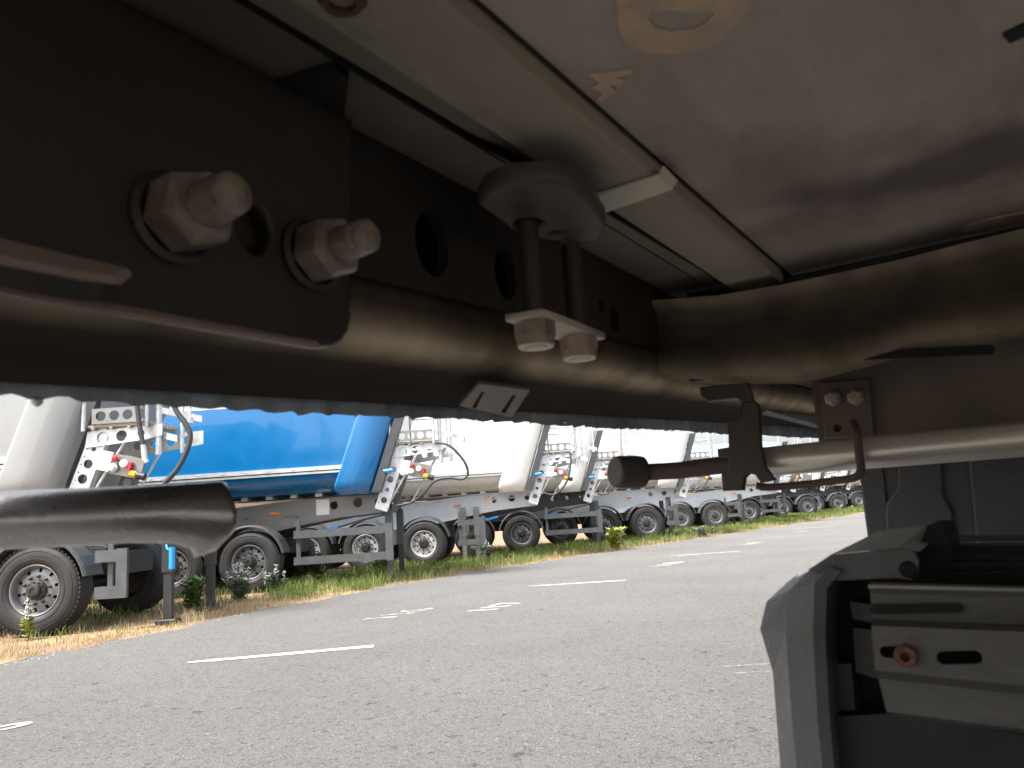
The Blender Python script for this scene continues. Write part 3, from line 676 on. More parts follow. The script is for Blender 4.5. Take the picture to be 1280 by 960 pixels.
def weed(px, py, h, ns, spread, mt, label, spike=None, z=0.0):
    g = ground(px, py); root = empty('weed_plant', (g.x, g.y, 0)); tag(root, label, 'plant', 'weeds growing by the parked trailers')
    st = MB(); lf = MB(); sp = MB()
    for i in range(ns):
        a = random.uniform(0, 2*pi); r_ = spread*random.random(); hh = h*random.uniform(.55, 1.0)
        b0 = Vector((cos(a)*r_*.25, sin(a)*r_*.25, 0)); tip = Vector((cos(a)*r_, sin(a)*r_, hh)); mid = b0.lerp(tip, .5)+Vector((0, 0, hh*.1))
        path = smooth_path([b0, mid, tip], 4); st.tube(path, [.006*(1-.6*k/len(path)) for k in range(len(path))], 4)
        for p in path[1:]:
            for j in range(5):
                aa = random.uniform(0, 2*pi); L = random.uniform(.08, .17)*(h/.5); d = Vector((cos(aa), sin(aa), random.uniform(-.1, .8))).normalized(); sd = d.cross(ZP).normalized()*L*.26
                lf.add([p, p+d*L*.5+sd, p+d*L, p+d*L*.5-sd], [(0, 1, 2, 3)])
        if spike and i < 4:
            for k in range(26):
                q = tip + Vector((random.gauss(0, .014), random.gauss(0, .014), random.uniform(-.04, .16))); sp.lathe([(.001, -.012), (.012, 0), (.001, .012)], 5, Matrix.Translation(q))
    st.build('stems', mt, root); lf.build('leaves', mt, root)
    if spike: sp.build('seed_heads', spike, root)['kind'] = 'stuff'
weed(36, 800, .34, 3, .05, M_yleaf, 'thin weed with a grey seed head in front of the nearest trailer wheel', M_spike)
weed(242, 764, .46, 12, .30, M_leaf, 'dark green bushy weed beside the landing leg of the grey trailer')
weed(300, 752, .44, 10, .26, M_leafb, 'grey green spiky weed in front of the blue trailer wheel', M_spike)
weed(345, 742, .34, 7, .2, M_leafb, 'low grey green weed at the right foot of the blue trailer tyre', M_spike)
weed(395, 728, .50, 14, .42, M_leaf, 'wide green weed clump below the left end of the blue trailer guard')
weed(480, 716, .40, 9, .3, M_leaf, 'green weed growing at the landing leg of the blue trailer')
weed(610, 706, .40, 7, .18, M_leafb, 'grey weed below the landing legs of the cream trailer', M_spike)
weed(770, 688, .55, 12, .3, M_yleaf, 'tall yellow green weed at the road edge left of the rod handle')
weed(665, 684, .5, 10, .35, M_leafb, 'grey green weed in front of the wheel of the black beam trailer')
weed(848, 662, .8, 10, .3, M_leaf, 'upright green weed between two pale chassis trailers')
weed(875, 672, .35, 12, .5, M_leafb, 'spreading grey green weed on the verge below the bracket')

# ------------------------------------------------------------------ the trailer overhead
NR = empty('trailer_underside', (0, 0, 0), R(57))
tag(NR, 'dusty brown trailer underside overhead with rails, bolts, tube and mudguard', 'trailer')
UX, VX = Vector((1, 0, 0)), Vector((0, 1, 0))     # local axes: x = along the trailer, y = to its left, z = up
K = .046                                           # the side rail runs slightly uphill
WL = lambda w, u: H + w + K*u
# side rail -------------------------------------------------
Uu = [-1.4+.2*k for k in range(27)]
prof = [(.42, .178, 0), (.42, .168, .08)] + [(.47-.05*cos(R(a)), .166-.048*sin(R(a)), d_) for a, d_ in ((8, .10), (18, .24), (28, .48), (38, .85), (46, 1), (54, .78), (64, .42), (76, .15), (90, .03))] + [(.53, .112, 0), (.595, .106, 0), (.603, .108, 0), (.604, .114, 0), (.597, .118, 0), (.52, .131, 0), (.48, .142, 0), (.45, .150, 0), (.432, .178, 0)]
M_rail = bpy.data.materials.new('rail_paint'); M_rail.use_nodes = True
n_ = M_rail.node_tree; b_ = n_.nodes['Principled BSDF']; va = n_.nodes.new('ShaderNodeVertexColor'); va.layer_name = 'painted_highlight'  # highlight on fold and lip, painted as vertex colour
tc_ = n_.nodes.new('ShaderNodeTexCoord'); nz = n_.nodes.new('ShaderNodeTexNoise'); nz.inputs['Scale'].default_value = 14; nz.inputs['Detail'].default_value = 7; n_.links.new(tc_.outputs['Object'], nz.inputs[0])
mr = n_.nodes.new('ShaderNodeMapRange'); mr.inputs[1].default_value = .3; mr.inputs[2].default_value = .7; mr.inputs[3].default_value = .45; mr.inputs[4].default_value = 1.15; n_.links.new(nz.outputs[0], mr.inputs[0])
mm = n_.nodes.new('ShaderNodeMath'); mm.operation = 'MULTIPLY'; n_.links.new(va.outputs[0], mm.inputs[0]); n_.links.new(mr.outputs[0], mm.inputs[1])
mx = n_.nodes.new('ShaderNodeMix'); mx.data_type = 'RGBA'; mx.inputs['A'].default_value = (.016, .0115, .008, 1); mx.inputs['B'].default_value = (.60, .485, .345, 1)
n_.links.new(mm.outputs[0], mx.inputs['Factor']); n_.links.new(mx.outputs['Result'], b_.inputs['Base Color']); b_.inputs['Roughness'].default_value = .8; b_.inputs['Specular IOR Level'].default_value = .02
b = MB(); vs = []; fs = []; n = len(prof)
for u in Uu:
    for v, w, d_ in prof: vs.append((u, v, WL(w, u)))
for i in range(len(Uu)-1):
    for k in range(n): fs.append((i*n+k, (i+1)*n+k, (i+1)*n+(k+1) % n, i*n+(k+1) % n))
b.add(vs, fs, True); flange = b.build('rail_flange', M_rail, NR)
at = flange.data.color_attributes.new('painted_highlight', 'FLOAT_COLOR', 'POINT')  # bright band stands for light along the fold
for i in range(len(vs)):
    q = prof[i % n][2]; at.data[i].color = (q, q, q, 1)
def web_plate():
    top = .40; u0, u1 = -1.4, 3.8
    out = [(u0, WL(.177, u0)), (u1, WL(.177, u1)), (u1, WL(top, u1)), (u0, WL(top, u0))]
    hs = []
    for px, py, r_, q in ((318, 285, .016, 1.25), (540, 305, .024, 1.3), (632, 343, .020, 1.4), (600, 385, .008, 1), (566, 376, .006, 1), (752, 383, .009, 1), (768, 398, .014, 1.3), (700, 300, .01, 1)):
        u, z = Pv(px, py, .42)
        if z - r_*q > WL(.1785, u): hs.append(circ(u, z, r_, 16, r_*q))
    return plate('rail_web', out, hs, .012, M_under, ((0, .42, 0), UX, ZP, VX), NR)
web_plate()
b = MB(); b.box((-1.4, .47, H+.20), (3.8, .50, H+.42)); b.build('rail_liner', M_dark, NR)
# doubler plate on the web
lo = [Pv(x, y, .408) for x, y in ((-60, 352), (0, 362), (130, 387), (270, 412), (395, 434))]
rc = [Pv(x, y, .408) for x, y in ((412, 434), (424, 428), (432, 416), (436, 398), (434, 384))]
top = [(rc[-1][0]+.01, H+.32), (-1.2, H+.30), (-1.2, lo[0][1]-.03)]
plate('doubler_plate', lo+rc+top, [circ(*Pv(319, 286, .404), .013, 16, .017)], .016, M_under, ((0, .404, 0), UX, ZP, VX), NR, .0035)
# folded tab; light from below put into the upper strip's colour
b = MB()
A = [Pv(x, y, .375) for x, y in ((-120, 285), (0, 308), (120, 332), (166, 344), (160, 350), (130, 356), (0, 335), (-120, 312))]
def strip(b, top_pts, bot_pts, v0, v1, th=.006):
    vs = [(u, v0, z) for u, z in top_pts] + [(u, v1, z) for u, z in bot_pts]; n = len(top_pts)
    vs += [(x, y+th, z+th) for x, y, z in vs]; fs = []
    for i in range(n-1):
        fs += [(i, i+1, n+i+1, n+i), (2*n+i, 3*n+i, 3*n+i+1, 2*n+i+1), (i, 2*n+i, 2*n+i+1, i+1), (n+i, n+i+1, 3*n+i+1, 3*n+i)]
    fs += [(0, n, 3*n, 2*n), (n-1, 3*n-1, 4*n-1, 2*n-1)]
    b.add(vs, fs)
strip(b, [Pv(x, y, .40) for x, y in ((-120, 284), (0, 306), (110, 332), (166, 344))], [Pv(x, y, .345) for x, y in ((-120, 312), (0, 331), (100, 350), (150, 356))], .40, .345)
b.build('folded_tab', M_tab, NR)
b = MB(); strip(b, [Pv(x, y, .345) for x, y in ((-120, 313), (0, 332), (90, 349), (134, 355))], [Pv(x, y, .352) for x, y in ((-120, 340), (0, 358), (80, 373), (118, 377))], .345, .352)
b.build('folded_tab', M_under, NR)
b = MB(); strip(b, [Pv(x, y, .402) for x, y in ((-120, 333), (0, 357), (130, 383), (270, 408), (400, 431))], [Pv(x, y, .386) for x, y in ((-120, 342), (0, 366), (130, 392), (270, 414), (396, 435))], .402, .386, .004)
b.build('edge_highlight_strip', M_tab, NR)  # pale strip painted as light on the doubler's lower edge
# hem and curtain side on the outside
b = MB(); vs = []; fs = []; N = 700
for i in range(N):
    u = -1.4 + 5.6*i/(N-1); wv = .005*sin(u*2*pi/.045) + .003*sin(u*2*pi/.17)
    bot = .1015 - .010*u + .0010*sin(u*2*pi/.037) + .0007*sin(u*2*pi/.011+1) + .0012*sin(u*9)
    vs += [(u, .618+wv, WL(bot, u)), (u, .622+wv, WL(.16, u)), (u, .626+wv, WL(.22, u))]
for i in range(N-1): fs += [(3*i, 3*i+3, 3*i+4, 3*i+1), (3*i+1, 3*i+4, 3*i+5, 3*i+2)]
b.add(vs, fs, True); b.build('curtain_hem', M_hem, NR)
for u, w in ((.175, .1), (.285, .1), (.62, .1), (1.1, .1)):
    b = MB(); b.lathe_s([(.001, -.004), (.0045, -.001), (.0045, .002), (.001, .004)], 8, Matrix.Translation((u, .615, WL(w-.004, u)))); b.build('hem_rivet', M_galv, NR)
b = MB(); b.box((-5.5, .632, H+.26), (8.0, .66, 4.0)); b.build('side_curtain', M_curtain, NR)
b = MB(); b.box((-5.5, -1.93, H+.36), (8.0, -1.90, 4.0)); b.build('side_curtain', M_curtain, NR)
b = MB(); b.box((-5.5, -1.9, 3.97), (8.0, .632, 4.0)); b.build('roof', M_curtain, NR)
# top flange / floor ---------------------------------------
b = MB(); b.box((-5.5, .362, H+.325), (8.0, .43, H+.345)); b.build('top_flange', M_flange, NR)
b = MB(); b.box((-5.5, .43, H+.40), (8.0, .64, H+.42)); b.build('outer_floor', M_dark, NR)
b = MB(); b.box((-5.5, .300, H+.322), (8.0, .356, H+.352)); b.build('floor_edge', M_plank, NR)
b = MB(); b.box((-5.5, .205, H+.357), (8.0, .299, H+.3575)); b.build('seam_shade', M_dark, NR)  # dark strip standing for the shadow beside the plank
b = MB(); b.box((-5.5, -1.90, H+.316), (1.13, .238, H+.334)); ceil = b.build('floor_panel', M_ceil, NR)
b = MB(); b.box((1.26, -1.90, H+.316), (8.0, .238, H+.334)); b.build('floor_panel', M_ceil, NR)
b = MB(); b.box((-5.5, -1.9, H+.358), (8.0, .43, H+.38)); b.build('floor_board', M_dark, NR)
b = MB(); b.box((-1.6, .244, H+.300), (1.10, .313, H+.328), None, .003); b.build('plank', M_plank, NR)
b = MB(); b.tube([(-1, .357, H+.326), (.3, .356, H+.323), (.5, .352, H+.320), (.56, .340, H+.316), (.7, .334, H+.318), (1.05, .33, H+.322)], .0035, 6); b.build('cable', M_blackp, NR)
# dark plate standing in for the shade in the corner
q = [Pw(x, y, .318) for x, y in ((295, 132), (345, 108), (418, 86), (436, 98), (425, 190), (330, 205))]
plate('corner_shade', q, [], .006, M_dark, ((0, 0, H+.318), UX, VX, ZP), NR)
# cable tie across the plank
b = MB(); vs = []
a0 = [Pw(x, y, .297) for x, y in ((712, 254), (730, 271), (840, 238), (822, 220))]
for du, z in ((0, .2975), (0, .2990)): vs += [(u, v, H+z) for u, v in a0]
vs[0] = (vs[0][0], vs[0][1], vs[0][2]-.004); vs[1] = (vs[1][0], vs[1][1], vs[1][2]-.004)
b.add(vs, [(0, 1, 2, 3), (7, 6, 5, 4), (0, 4, 5, 1), (1, 5, 6, 2), (2, 6, 7, 3), (3, 7, 4, 0)])
u0, v0 = a0[3]; u1, v1 = a0[2]
b.add([(u0, v0, H+.2975), (u1, v1, H+.2975), (u1+.002, v1-.006, H+.306), (u0+.002, v0-.006, H+.306)], [(0, 1, 2, 3)])
b.build('cable_tie', M_tie, NR)
n_ = M_ceil.node_tree; b_ = n_.nodes['Principled BSDF']; src = b_.inputs['Base Color'].links[0].from_socket
tc_ = n_.nodes.new('ShaderNodeTexCoord'); nz = n_.nodes.new('ShaderNodeTexNoise'); nz.inputs['Scale'].default_value = 9; nz.inputs['Detail'].default_value = 5
n_.links.new(tc_.outputs['Object'], nz.inputs[0])
for (px, py, sx, sy, amt) in ((1235, 200, 8.5, 4.5, .72), (1010, 215, 8, 4.5, .35), (1120, 245, 10, 4, .35)):
    cu_, cv_ = Pw(px, py, .316)
    mp_ = n_.nodes.new('ShaderNodeMapping'); mp_.inputs['Location'].default_value = (-cu_*sx, -cv_*sy, 0); mp_.inputs['Scale'].default_value = (sx, sy, 0)
    n_.links.new(tc_.outputs['Object'], mp_.inputs[0])
    ln = n_.nodes.new('ShaderNodeVectorMath'); ln.operation = 'LENGTH'; n_.links.new(mp_.outputs[0], ln.inputs[0])
    ad = n_.nodes.new('ShaderNodeMath'); ad.operation = 'MULTIPLY_ADD'; ad.inputs[1].default_value = 1.5; n_.links.new(nz.outputs[0], ad.inputs[0]); n_.links.new(ln.outputs['Value'], ad.inputs[2])
    mr_ = n_.nodes.new('ShaderNodeMapRange'); mr_.interpolation_type = 'SMOOTHSTEP'; mr_.inputs[1].default_value = 1.0; mr_.inputs[2].default_value = 1.75; mr_.inputs[3].default_value = amt; mr_.inputs[4].default_value = 0
    n_.links.new(ad.outputs[0], mr_.inputs[0])
    mx_ = n_.nodes.new('ShaderNodeMix'); mx_.data_type = 'RGBA'; mx_.inputs['B'].default_value = (.085, .06, .06, 1)
    n_.links.new(mr_.outputs[0], mx_.inputs['Factor']); n_.links.new(src, mx_.inputs['A']); src = mx_.outputs['Result']
n_.links.new(src, b_.inputs['Base Color'])
# stencilled marks on the floor panel (flat print)
q = [Pw(x, y, .3145) for x, y in ((776, -90), (772, 20), (774, 42), (786, 58), (808, 67), (845, 69), (880, 62), (905, 48), (925, 26), (945, 0), (985, -70))]
hq = [Pw(x, y, .3145) for x, y in ((806, -60), (811, 18), (816, 30), (835, 39), (860, 38), (882, 28), (895, 12), (930, -50))]
plate('stencil_mark', q, [hq[:1]+hq[1:2]+hq[2:]] if False else [[Pw(x, y, .3145) for x, y in ((813, 14), (893, 16), (884, 28), (868, 37), (838, 40), (818, 34), (811, 25))]], .0009, M_stencil, ((0, 0, H+.3148), UX, VX, ZP), ceil)
for poly in (((735, 92), (768, 90), (792, 86), (788, 93), (770, 97), (782, 101), (775, 107), (762, 106), (770, 113), (758, 124), (745, 128), (752, 116), (738, 110), (748, 104)), ((1198, 292), (1215, 280), (1245, 272), (1300, 262), (1300, 276), (1250, 284))):
    q = [Pw(x, y, .3148) for x, y in poly]; plate('stencil_mark', q, [], .0009, M_stencil, ((0, 0, H+.3148), UX, VX, ZP), ceil)
# torn hole in the panel at the right edge
b = MB(); q = [Pw(x, y, .314) for x, y in ((1253, 44), (1284, 29), (1290, 42), (1262, 54))]
b.add([(u, v, H+.3135) for u, v in q]+[(u, v, H+.317) for u, v in q], [(3, 2, 1, 0), (0, 1, 5, 4), (1, 2, 6, 5), (2, 3, 7, 6), (3, 0, 4, 7)]); b.build('panel_tear', M_dark, ceil)
# rusty bolt at the top edge
u, v = Pw(428, 8, .295); b = MB(); T = Matrix.Translation((u, v, H+.296))
b.lathe([(.015, .03), (.015, .004), (.012, 0), (.008, 0), (.007, .018), (.001, .018)], 12, T); b.build('rusty_bolt', M_rust, NR)
# big hex nuts on the doubler -----------------------------
def big_nut(px, py, s):
    u, z = Pv(px, py, .404); T = Matrix.Translation((u, .404, z)) @ Matrix.Rotation(R(90), 4, 'X')
    b = MB(); b.lathe([(.034*s, 0), (.034*s, .004), (.029*s, .006)], 24, T, True); b.build('washer', M_under, NR); b = MB()
    b.lathe([(.0285*s, .006), (.0285*s, .026), (.0255*s, .031), (.015*s, .031)], 6, T, False, phase=.35); nt_ = b.build('hex_nut', M_nut, NR)
    b = MB(); b.lathe_s([(.0155*s, .02)] + [((.0157 if j % 2 else .0140)*s, .031+.00125*j) for j in range(15)] + [(.0150*s, .052), (.0142*s, .0575), (.010*s, .0605), (.0001, .061)], 20, T); b.build('stud', M_nut, nt_)
big_nut(217, 274, .86); big_nut(388, 319, .80)
# U-bolt clamp ----------------------------------------------
VC = .345
u0, zP = Pv(668, 402, VC); u1, _ = Pv(722, 416, VC); zt = H+.262
blk = [Pw(x, y, zt-H) for x, y in ((598, 258), (608, 243), (640, 230), (690, 226), (720, 236), (742, 256), (758, 280), (752, 298), (735, 304), (700, 303), (655, 296), (640, 288))]
hs = [circ(u0, VC, .0125), circ(u1, VC, .0125), circ((u0+u1)/2, VC-.006, .006)]
plate('clamp_block', blk, hs, .02, M_clamp, ((0, 0, zt), UX, VX, ZP), NR, .004)
pl = [(u0-.026, VC+.014), (u0-.018, VC-.020), (u0+.012, VC-.020), (u1+.028, VC-.016), (u1+.030, VC+.012), (u1+.0, VC+.02)]
cpl = plate('clamp_plate', pl, [circ(u0, VC, .009), circ(u1, VC, .009)], .007, M_zinc_pl, ((0, 0, zP-.002), UX, VX, ZP), NR, .001)
for u in (u0, u1):
    b = MB(); b.lathe([(.0098, zP-.02-H), (.0098, .33)], 16, Matrix.Translation((u, VC, H))); ub = b.build('clamp_stud', M_under, NR)
    b = MB(); T = Matrix.Translation((u, VC, zP-.0025)) @ Matrix.Rotation(pi, 4, 'X')
    b.lathe([(.0185, 0), (.0185, .012)], 6, T, False); b.lathe([(.0175, .012), (.0165, .020)], 20, T); nn = b.build('lock_nut', M_nut, cpl)
    b = MB(); b.lathe([(.0165, .020), (.0155, .0215), (.0105, .0215), (.0100, .0195)], 20, T); b.lathe([(.0092, .012), (.0092, .0222), (.001, .0226)], 16, T); b.build('nut_ring', M_zinc_pl, cpl)
# slotted clip on the flange edge
zc = .126
q = [Pw(x, y, zc) for x, y in ((575, 508), (598, 480), (663, 488), (640, 522))]
sl2 = [[Pw(x, y, zc) for x, y in ((590, 510), (602, 490), (606, 491), (595, 511))], [Pw(x, y, zc) for x, y in ((626, 516), (641, 494), (646, 495), (632, 517))]]
plate('slotted_clip', q, sl2, .004, M_cross2, ((0, 0, H+zc), UX, VX, ZP), NR, .0008)
# crossmember ----------------------------------------------
U1 = 1.05
topc = [(815, 377), (900, 371), (978, 358), (1060, 341), (1130, 326), (1200, 308), (1290, 286), (1420, 250)]
botc = [(1420, 372), (1290, 412), (1200, 424), (1120, 436), (1075, 450), (1030, 464), (985, 473), (930, 475), (880, 473), (822, 470)]
o_top = [Pu(x, y, U1) for x, y in topc]; o_top.append((-1.88, o_top[-1][1])); o_bot = [Pu(x, y, U1) for x, y in botc]
b = MB(); n = len(topc)+1; vs = []; fs = []
ob = [Pu(x, y, U1) for x, y in ((818, 470), (900, 474), (982, 473), (1060, 454), (1130, 434), (1200, 424), (1290, 412), (1420, 372))]
ob.append((-1.88, ob[-1][1]))
rows = [(-.010, 0.0), (-.010, .07), (.004, .16), (.006, .35), (.004, .58), (-.008, .74), (-.010, .86), (.004, .96), (.03, 1.0), (.07, 1.0)]
for du, t in rows:
    for i in range(n):
        v = o_top[i][0]*(1-t)+ob[i][0]*t; z = o_top[i][1]*(1-t)+ob[i][1]*t; vs.append((U1+du, v, z))
for r_ in range(len(rows)-1):
    for i in range(n-1): fs.append((r_*n+i, (r_+1)*n+i, (r_+1)*n+i+1, r_*n+i+1))
b.add(vs, fs, True)
b.add([(U1, p[0], p[1]) for p in o_top]+[(U1+.07, p[0], p[1]+.012) for p in o_top], [(i, i+1, n+i+1, n+i) for i in range(n-1)])
b.add([(U1, o_top[0][0], o_top[0][1]), (U1, ob[0][0], ob[0][1]), (U1+.07, ob[0][0], ob[0][1]), (U1+.07, o_top[0][0], o_top[0][1])], [(0, 1, 2, 3)])
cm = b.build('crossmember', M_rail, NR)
at = cm.data.color_attributes.new('painted_highlight', 'FLOAT_COLOR', 'POINT'); dl = (.38, .32, .14, .09, .09, .13, .22, .36, .30, .2)  # top edge and lip painted paler, as if lit
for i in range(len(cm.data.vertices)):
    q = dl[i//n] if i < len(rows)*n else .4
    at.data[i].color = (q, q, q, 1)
def dark_slot(px, py, l, h, slope, u):
    v, z = Pu(px, py, u); P = slot(v, z, l, h, slope)
    plate('slot_hole', P, [], .004, M_blackp, ((u-.003, 0, 0), VX, ZP, UX), cm)
dark_slot(893, 469, .075, .010, .0, U1+.03); dark_slot(1155, 441, .150, .012, .12, U1+.02)
b = MB(); b.box((1.135, -1.9, H+.25), (1.255, .40, H+.335)); b.build('crossmember_spacer', M_dark, NR)
# second crossmember with bolted bracket -------------------
b = MB(); U2 = 1.34
b.box((U2, -1.9, H+.088), (U2+.06, .275, H+.30)); b.build('crossmember', M_cross2, NR)
q = [Pu(x, y, U2-.012) for x, y in ((1020, 478), (1086, 474), (1090, 512), (1092, 545), (1030, 548), (1028, 515))]
br = plate('bolted_bracket', q, [circ(*Pu(1047, 535, U2-.012), .006)], .010, M_cross2, ((U2-.012, 0, 0), VX, ZP, UX), NR, .002)
for px, py in ((1041, 498), (1069, 496)):
    v, z = Pu(px, py, U2-.014); b = MB(); b.lathe([(.014, 0), (.014, .003), (.0115, .004), (.0115, .013), (.008, .016), (.001, .016)], 6, Matrix.Translation((U2-.013, v, z)) @ Matrix.Rotation(R(-90), 4, 'Y'), False); b.build('bolt_head', M_nut, br)
# hanger bracket -------------------------------------------
U3 = 1.03
q = [Pu(x, y, U3) for x, y in ((908, 528), (912, 524), (924, 522), (924, 502), (940, 500), (947, 506), (950, 560), (955, 582), (968, 598), (966, 606), (934, 604), (930, 595), (944, 600), (936, 596), (930, 600), (928, 612), (902, 613), (901, 592), (910, 590), (910, 572), (898, 571), (896, 560), (910, 558))]
q = [Pu(x, y, U3) for x, y in ((910, 527), (926, 521), (926, 503), (941, 500), (948, 506), (951, 558), (957, 584), (969, 600), (950, 604), (944, 594), (937, 592), (931, 597), (929, 613), (903, 614), (901, 592), (910, 588), (910, 573), (897, 571), (896, 561), (910, 559))]
hb = plate('hanger_bracket', q, [], .012, M_under, ((U3, 0, 0), VX, ZP, UX), NR, .002)
b = MB(); strip(b, [Pv(x, y, .40) for x, y in ((0, 0), (1, 0))], [Pv(x, y, .4) for x, y in ((0, 1), (1, 1))], .4, .4) if False else None
q = [Pu(x, y, U3+.03) for x, y in ((874, 484), (935, 478), (942, 500), (930, 505), (920, 498), (885, 502), (876, 496))]
plate('hanger_hook', q, [], .010, M_under, ((U3+.03, 0, 0), VX, ZP, UX), hb, .002)
# tube with rod and rubber handle --------------------------
UT = 1.07
def at_u(px, py, u): v, z = Pu(px, py, u); return Vector((u, v, z))
pa, pb = at_u(948, 578, UT), at_u(1420, 536, UT); pb = pa+(pb-pa)*4.5; d = (pb-pa).normalized()
b = MB(); b.tube([pa, pa+d*.004, pa+d*.2, pb], [.0185, .0200, .0205, .0215], 28); tube = b.build('locking_tube', M_tube, NR)
p0 = at_u(795, 591, UT)
b = MB(); b.tube([p0, at_u(850, 588, UT), at_u(912, 580, UT), pa+d*.02], [.0125, .0122, .0125, .0125], 18); b.build('locking_rod', M_rod, tube)
h0 = at_u(768, 590, UT-.040); h1 = at_u(806, 590, UT+.004); dd = (h1-h0).normalized(); Lh = (h1-h0).length
b = MB(); T = Matrix.Translation(h0) @ dd.to_track_quat('Z', 'Y').to_matrix().to_4x4()
b.lathe_s([(.0001, .0015), (.016, .001), (.0205, .0), (.0225, .002), (.0238, .008), (.0243, .03), (.0243, Lh-.016), (.0235, Lh-.006), (.016, Lh), (.012, Lh)], 26, T); b.build('rubber_handle', M_rubber, tube)
# bent rod hook
b = MB(); b.tube(smooth_path([at_u(1066, 528, UT-.02), at_u(1071, 540, UT-.035), at_u(1074, 568, UT-.035), at_u(1076, 588, UT-.034), at_u(1068, 597, UT-.03), at_u(1050, 600, UT-.02), at_u(1000, 606, UT), at_u(962, 609, UT+.005), at_u(946, 607, UT+.005)], 6), .0052, 10); b.build('bent_rod', M_rod, NR)
# left pipe with flared cut end -----------------------------
DP = .60
def cam_pt(px, py, dist): d = ray(px, py); return EYE + d*dist
def to_near(p): return Vector((p.dot(NU), p.dot(NV), p.z))
pd = (.54, .54, .54, .547, .555, .563, .571, .575, .577)
pp = ((-420, 664), (-150, 656), (60, 648), (165, 643), (215, 641), (245, 642), (268, 644), (284, 643), (292, 642))
pc = [to_near(cam_pt(x, y, d_)) for (x, y), d_ in zip(pp, pd)]
rr = [r_*d_/F for r_, d_ in zip((37, 36.5, 36, 35, 36, 39, 43, 42, 38), pd)]
b = MB(); b.tube(pc, rr, 40, caps=False)
bv = [Vector(v) for v in b.v]; nn = 40; viewz = to_near(u2*1.0); viewx = to_near(r2*1.0)
for ring, amt in ((4, .03), (5, .12), (6, .22), (7, .10), (8, -.15)):
    for k in range(nn):
        i = ring*nn+k; t = (bv[i]-pc[ring]).dot(viewz)/rr[ring]
        if t < 0: bv[i] += viewz*(-amt*rr[ring]*t*t) - viewx*(t*t*.012 if ring > 5 else 0)
        if t > .3 and ring > 5: bv[i] -= viewx*.006*(t-.3)
inner = [pc[-1]+(bv[8*nn+k]-pc[-1])*.88 for k in range(nn)]; inner2 = [p-viewx*.06 for p in inner]
b.v = [tuple(v) for v in bv]; o_ = len(b.v); b.v += [tuple(v) for v in inner]+[tuple(v) for v in inner2]
for k in range(nn):
    b.f.append((8*nn+k, 8*nn+(k+1) % nn, o_+(k+1) % nn, o_+k)); b.sm.append(True)
    b.f.append((o_+k, o_+(k+1) % nn, o_+nn+(k+1) % nn, o_+nn+k)); b.sm.append(True)
b.build('flared_pipe', M_pipe, NR)
# mudguard panel ------------------------------------------
UM = 1.62
def up(L, u): return [Pu(x, y, u) for x, y in L]
b = MB()
cols_px = [(1066, 1088, .10), (1074, 1096, .03), (1082, 1103, .005), (1093, 1110, 0), (1096, 1112, .014), (1100, 1116, .014), (1104, 1119, 0)]
q = up(((1064, 520), (1096, 520), (1118, 700), (1088, 700)), UM-.006); plate('mudguard_edge', q, [], .06, M_flap, ((UM-.006, 0, 0), VX, ZP, UX), NR, .004)
q = up(((1093, 500), (2300, 420), (2300, 720), (1114, 720)), UM); mg = plate('mudguard_panel', q, [], .03, M_flap, ((UM, 0, 0), VX, ZP, UX), NR, .003)
q = up(((1117, 500), (1122, 596), (1121, 612), (1108, 628), (1106, 645), (1112, 700), (1196, 700), (1190, 640), (1178, 618), (1176, 500)), UM-.012); plate('mudguard_rib', q, [], .014, M_flap, ((UM-.012, 0, 0), VX, ZP, UX), mg, .004)
q = up(((1205, 500), (1209, 560), (1222, 700), (1330, 700), (1320, 500)), UM-.010); plate('mudguard_rib', q, [], .012, M_flap, ((UM-.010, 0, 0), VX, ZP, UX), mg, .004)
# lower right carrier: cap, arm, zinc plate ----------------
UA = .80
def prism(name, front, u, back_shift, mt, par):  # front polygon at u, back polygon pushed along +u with an offset in v,z
    f = up(front, u); n = len(f); du, dv, dz_ = back_shift; b = MB()
    vs = [(u, v, z) for v, z in f]+[(u+du, v+dv, z+dz_) for v, z in f]
    fs = [tuple(range(n))]+[tuple(range(2*n-1, n-1, -1))]+[(i, n+i, n+(i+1) % n, (i+1) % n) for i in range(n)]
    b.add(vs, fs); return b.build(name, mt, par)
# end cap: outer bevelled skin
A = up(((1036, 709), (1018, 730), (1016, 790), (1022, 900), (1036, 1040)), UA-.03)        # inner rear edge
B = up(((1012, 713), (986, 738), (982, 790), (990, 900), (1004, 1040)), UA-.005)
Cc = up(((985, 727), (958, 752), (950, 786), (966, 840), (982, 1040)), UA+.06)
D = up(((1000, 716), (972, 744), (966, 786), (978, 840), (996, 1040)), UA+.16)
b = MB(); vs = []
for L, u in ((A, UA-.03), (B, UA-.005), (Cc, UA+.06), (D, UA+.16)): vs += [(u, v, z) for v, z in L]
fs = []
for r_ in range(3):
    for i in range(4): fs.append((r_*5+i, (r_+1)*5+i, (r_+1)*5+i+1, r_*5+i+1))
inn = [(x+.002, y-.010, z-.004) for x, y, z in vs[:5]]; vs += inn
for i in range(4): fs.append((i, i+1, 21+i, 20+i))
inn2 = [(x+.17, y, z) for x, y, z in inn]; vs += inn2
for i in range(4): fs.append((20+i, 21+i, 26+i, 25+i))
b.add(vs, fs); cap = b.build('end_cap', M_cap, NR)
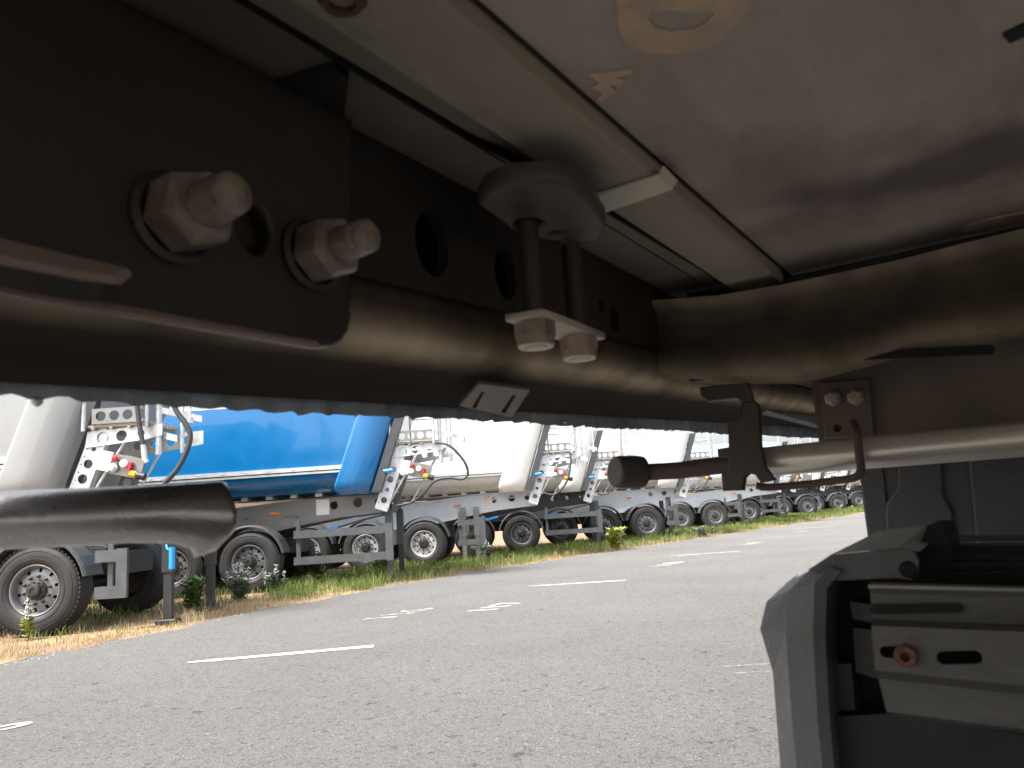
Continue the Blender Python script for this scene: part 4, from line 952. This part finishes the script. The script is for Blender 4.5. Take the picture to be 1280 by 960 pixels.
# hinge arm
arm = prism('hinge_arm', ((1010, 712), (1039, 694), (1121, 686), (1140, 688), (1148, 700), (1147, 716), (1138, 725), (1120, 722), (1041, 726)), UA-.02, (.010, 0, 0), M_cap, NR)
b = MB(); f0 = up(((1012, 711), (1039, 693), (1122, 685), (1150, 689)), UA-.02); f1 = [at_u(1050, 690, UA+.04), at_u(1098, 664, UA+.16), at_u(1160, 656, UA+.16), at_u(1180, 664, UA+.12)]
vs = [(UA-.019, v, z) for v, z in f0]+[tuple(p) for p in f1]; b.add(vs, [(0, 1, 5, 4), (1, 2, 6, 5), (2, 3, 7, 6)]); b.build('arm_cover', M_cover, arm)
b = MB(); v, z = Pu(1135, 712, UA-.021); b.lathe([(.0075, 0), (.006, .003), (.001, .003)], 14, Matrix.Translation((UA-.0205, v, z)) @ Matrix.Rotation(R(-90), 4, 'Y')); b.build('pivot_pin', M_blackp, arm)
prism('hinge_housing', ((1146, 690), (1159, 657), (1176, 656), (1184, 668), (1190, 694), (1900, 700), (1900, 757), (1090, 745), (1090, 726), (1147, 722)), UA+.03, (.12, 0, 0), M_blackp, NR)
prism('carrier_shell', ((1040, 722), (1900, 730), (1900, 1100), (1046, 1100), (1034, 960), (1022, 740)), UA+.04, (.14, 0, 0), M_blackp, NR)
for y0, y1, mt, uu in ((671, 677, M_galv_old, UA+.19), (681, 694, M_galv_old, UA+.15), (703, 707, M_blackp, UA+.02), (714, 718, M_blackp, UA+.02)):
    prism('cross_bar', ((1184, y0), (1900, y0-9), (1900, y1-9), (1184, y1)), uu, (.02, 0, 0), mt, NR)
prism('carrier_rib', ((1046, 830), (1064, 830), (1070, 905), (1050, 905)), UA+.015, (.03, 0, 0), M_flap, NR)
prism('carrier_rib', ((1066, 785), (1094, 788), (1100, 850), (1070, 840)), UA+.02, (.03, 0, 0), M_flap, NR)
prism('carrier_rib', ((1062, 752), (1090, 756), (1092, 778), (1066, 774)), UA+.02, (.03, 0, 0), M_flap, NR)
# zinc plate folded in three bands
rowsP = [((1086, 733), (1420, 741), UA-.035), ((1088, 742), (1420, 750), UA-.028), ((1090, 774), (1420, 786), UA-.020), ((1089, 782), (1420, 795), UA-.034), ((1094, 838), (1420, 874), UA-.034), ((1098, 848), (1420, 884), UA-.016), ((1108, 889), (1420, 930), UA-.022), ((1112, 894), (1420, 936), UA-.01)]
rowsP = [(a, (1900, a[1]+(c[1]-a[1])*(1900-a[0])/(c[0]-a[0])), u) for a, c, u in rowsP]
def band(i, holes=()):
    (a, c, u), (a2, c2, u2_) = rowsP[i], rowsP[i+1]
    v0, z0 = Pu(*a, u); v1, z1 = Pu(*c, u); v2, z2 = Pu(*c2, u2_); v3, z3 = Pu(*a2, u2_)
    return [(u, v0, z0), (u, v1, z1), (u2_, v2, z2), (u2_, v3, z3)]
b = MB()
for i in (0, 1, 2, 4, 5, 6): b.add(band(i), [(0, 1, 2, 3)])
zp = b.build('slotted_plate', M_galv_old, NR)
um = UA-.034
o3 = [Pu(*p, um) for p in (rowsP[3][0], rowsP[3][1], rowsP[4][1], rowsP[4][0])]
plate('plate_band', o3, [slot(*Pu(1114, 815, um), .018, .0095, -.05), slot(*Pu(1199, 822, um), .034, .0105, -.07)], .003, M_galv_old, ((um, 0, 0), VX, ZP, UX), zp, .0005)
v, z = Pu(1144, 761, UA-.027); plate('plate_slot', slot(v, z, .074, .008, -.03), [], .003, M_blackp, ((UA-.0275, 0, 0), VX, ZP, UX), zp)
prism('plate_lip', ((1085, 731), (1900, 750.5), (1900, 754.5), (1085, 735)), UA-.037, (.02, 0, 0), M_lip, zp)
v, z = Pu(1133, 819, um); b = MB(); T = Matrix.Translation((um, v, z)) @ Matrix.Rotation(R(-90), 4, 'Y')
b.lathe([(.0095, 0), (.0095, .006), (.0085, .009), (.0042, .009), (.0038, .002), (.001, .002)], 14, T); b.build('rusty_bolt', M_rust, zp)
prism('lower_panel', ((1046, 896), (1110, 892), (1900, 1014), (1900, 1100), (1058, 1100)), UA-.005, (.03, 0, 0), M_lowp, NR)
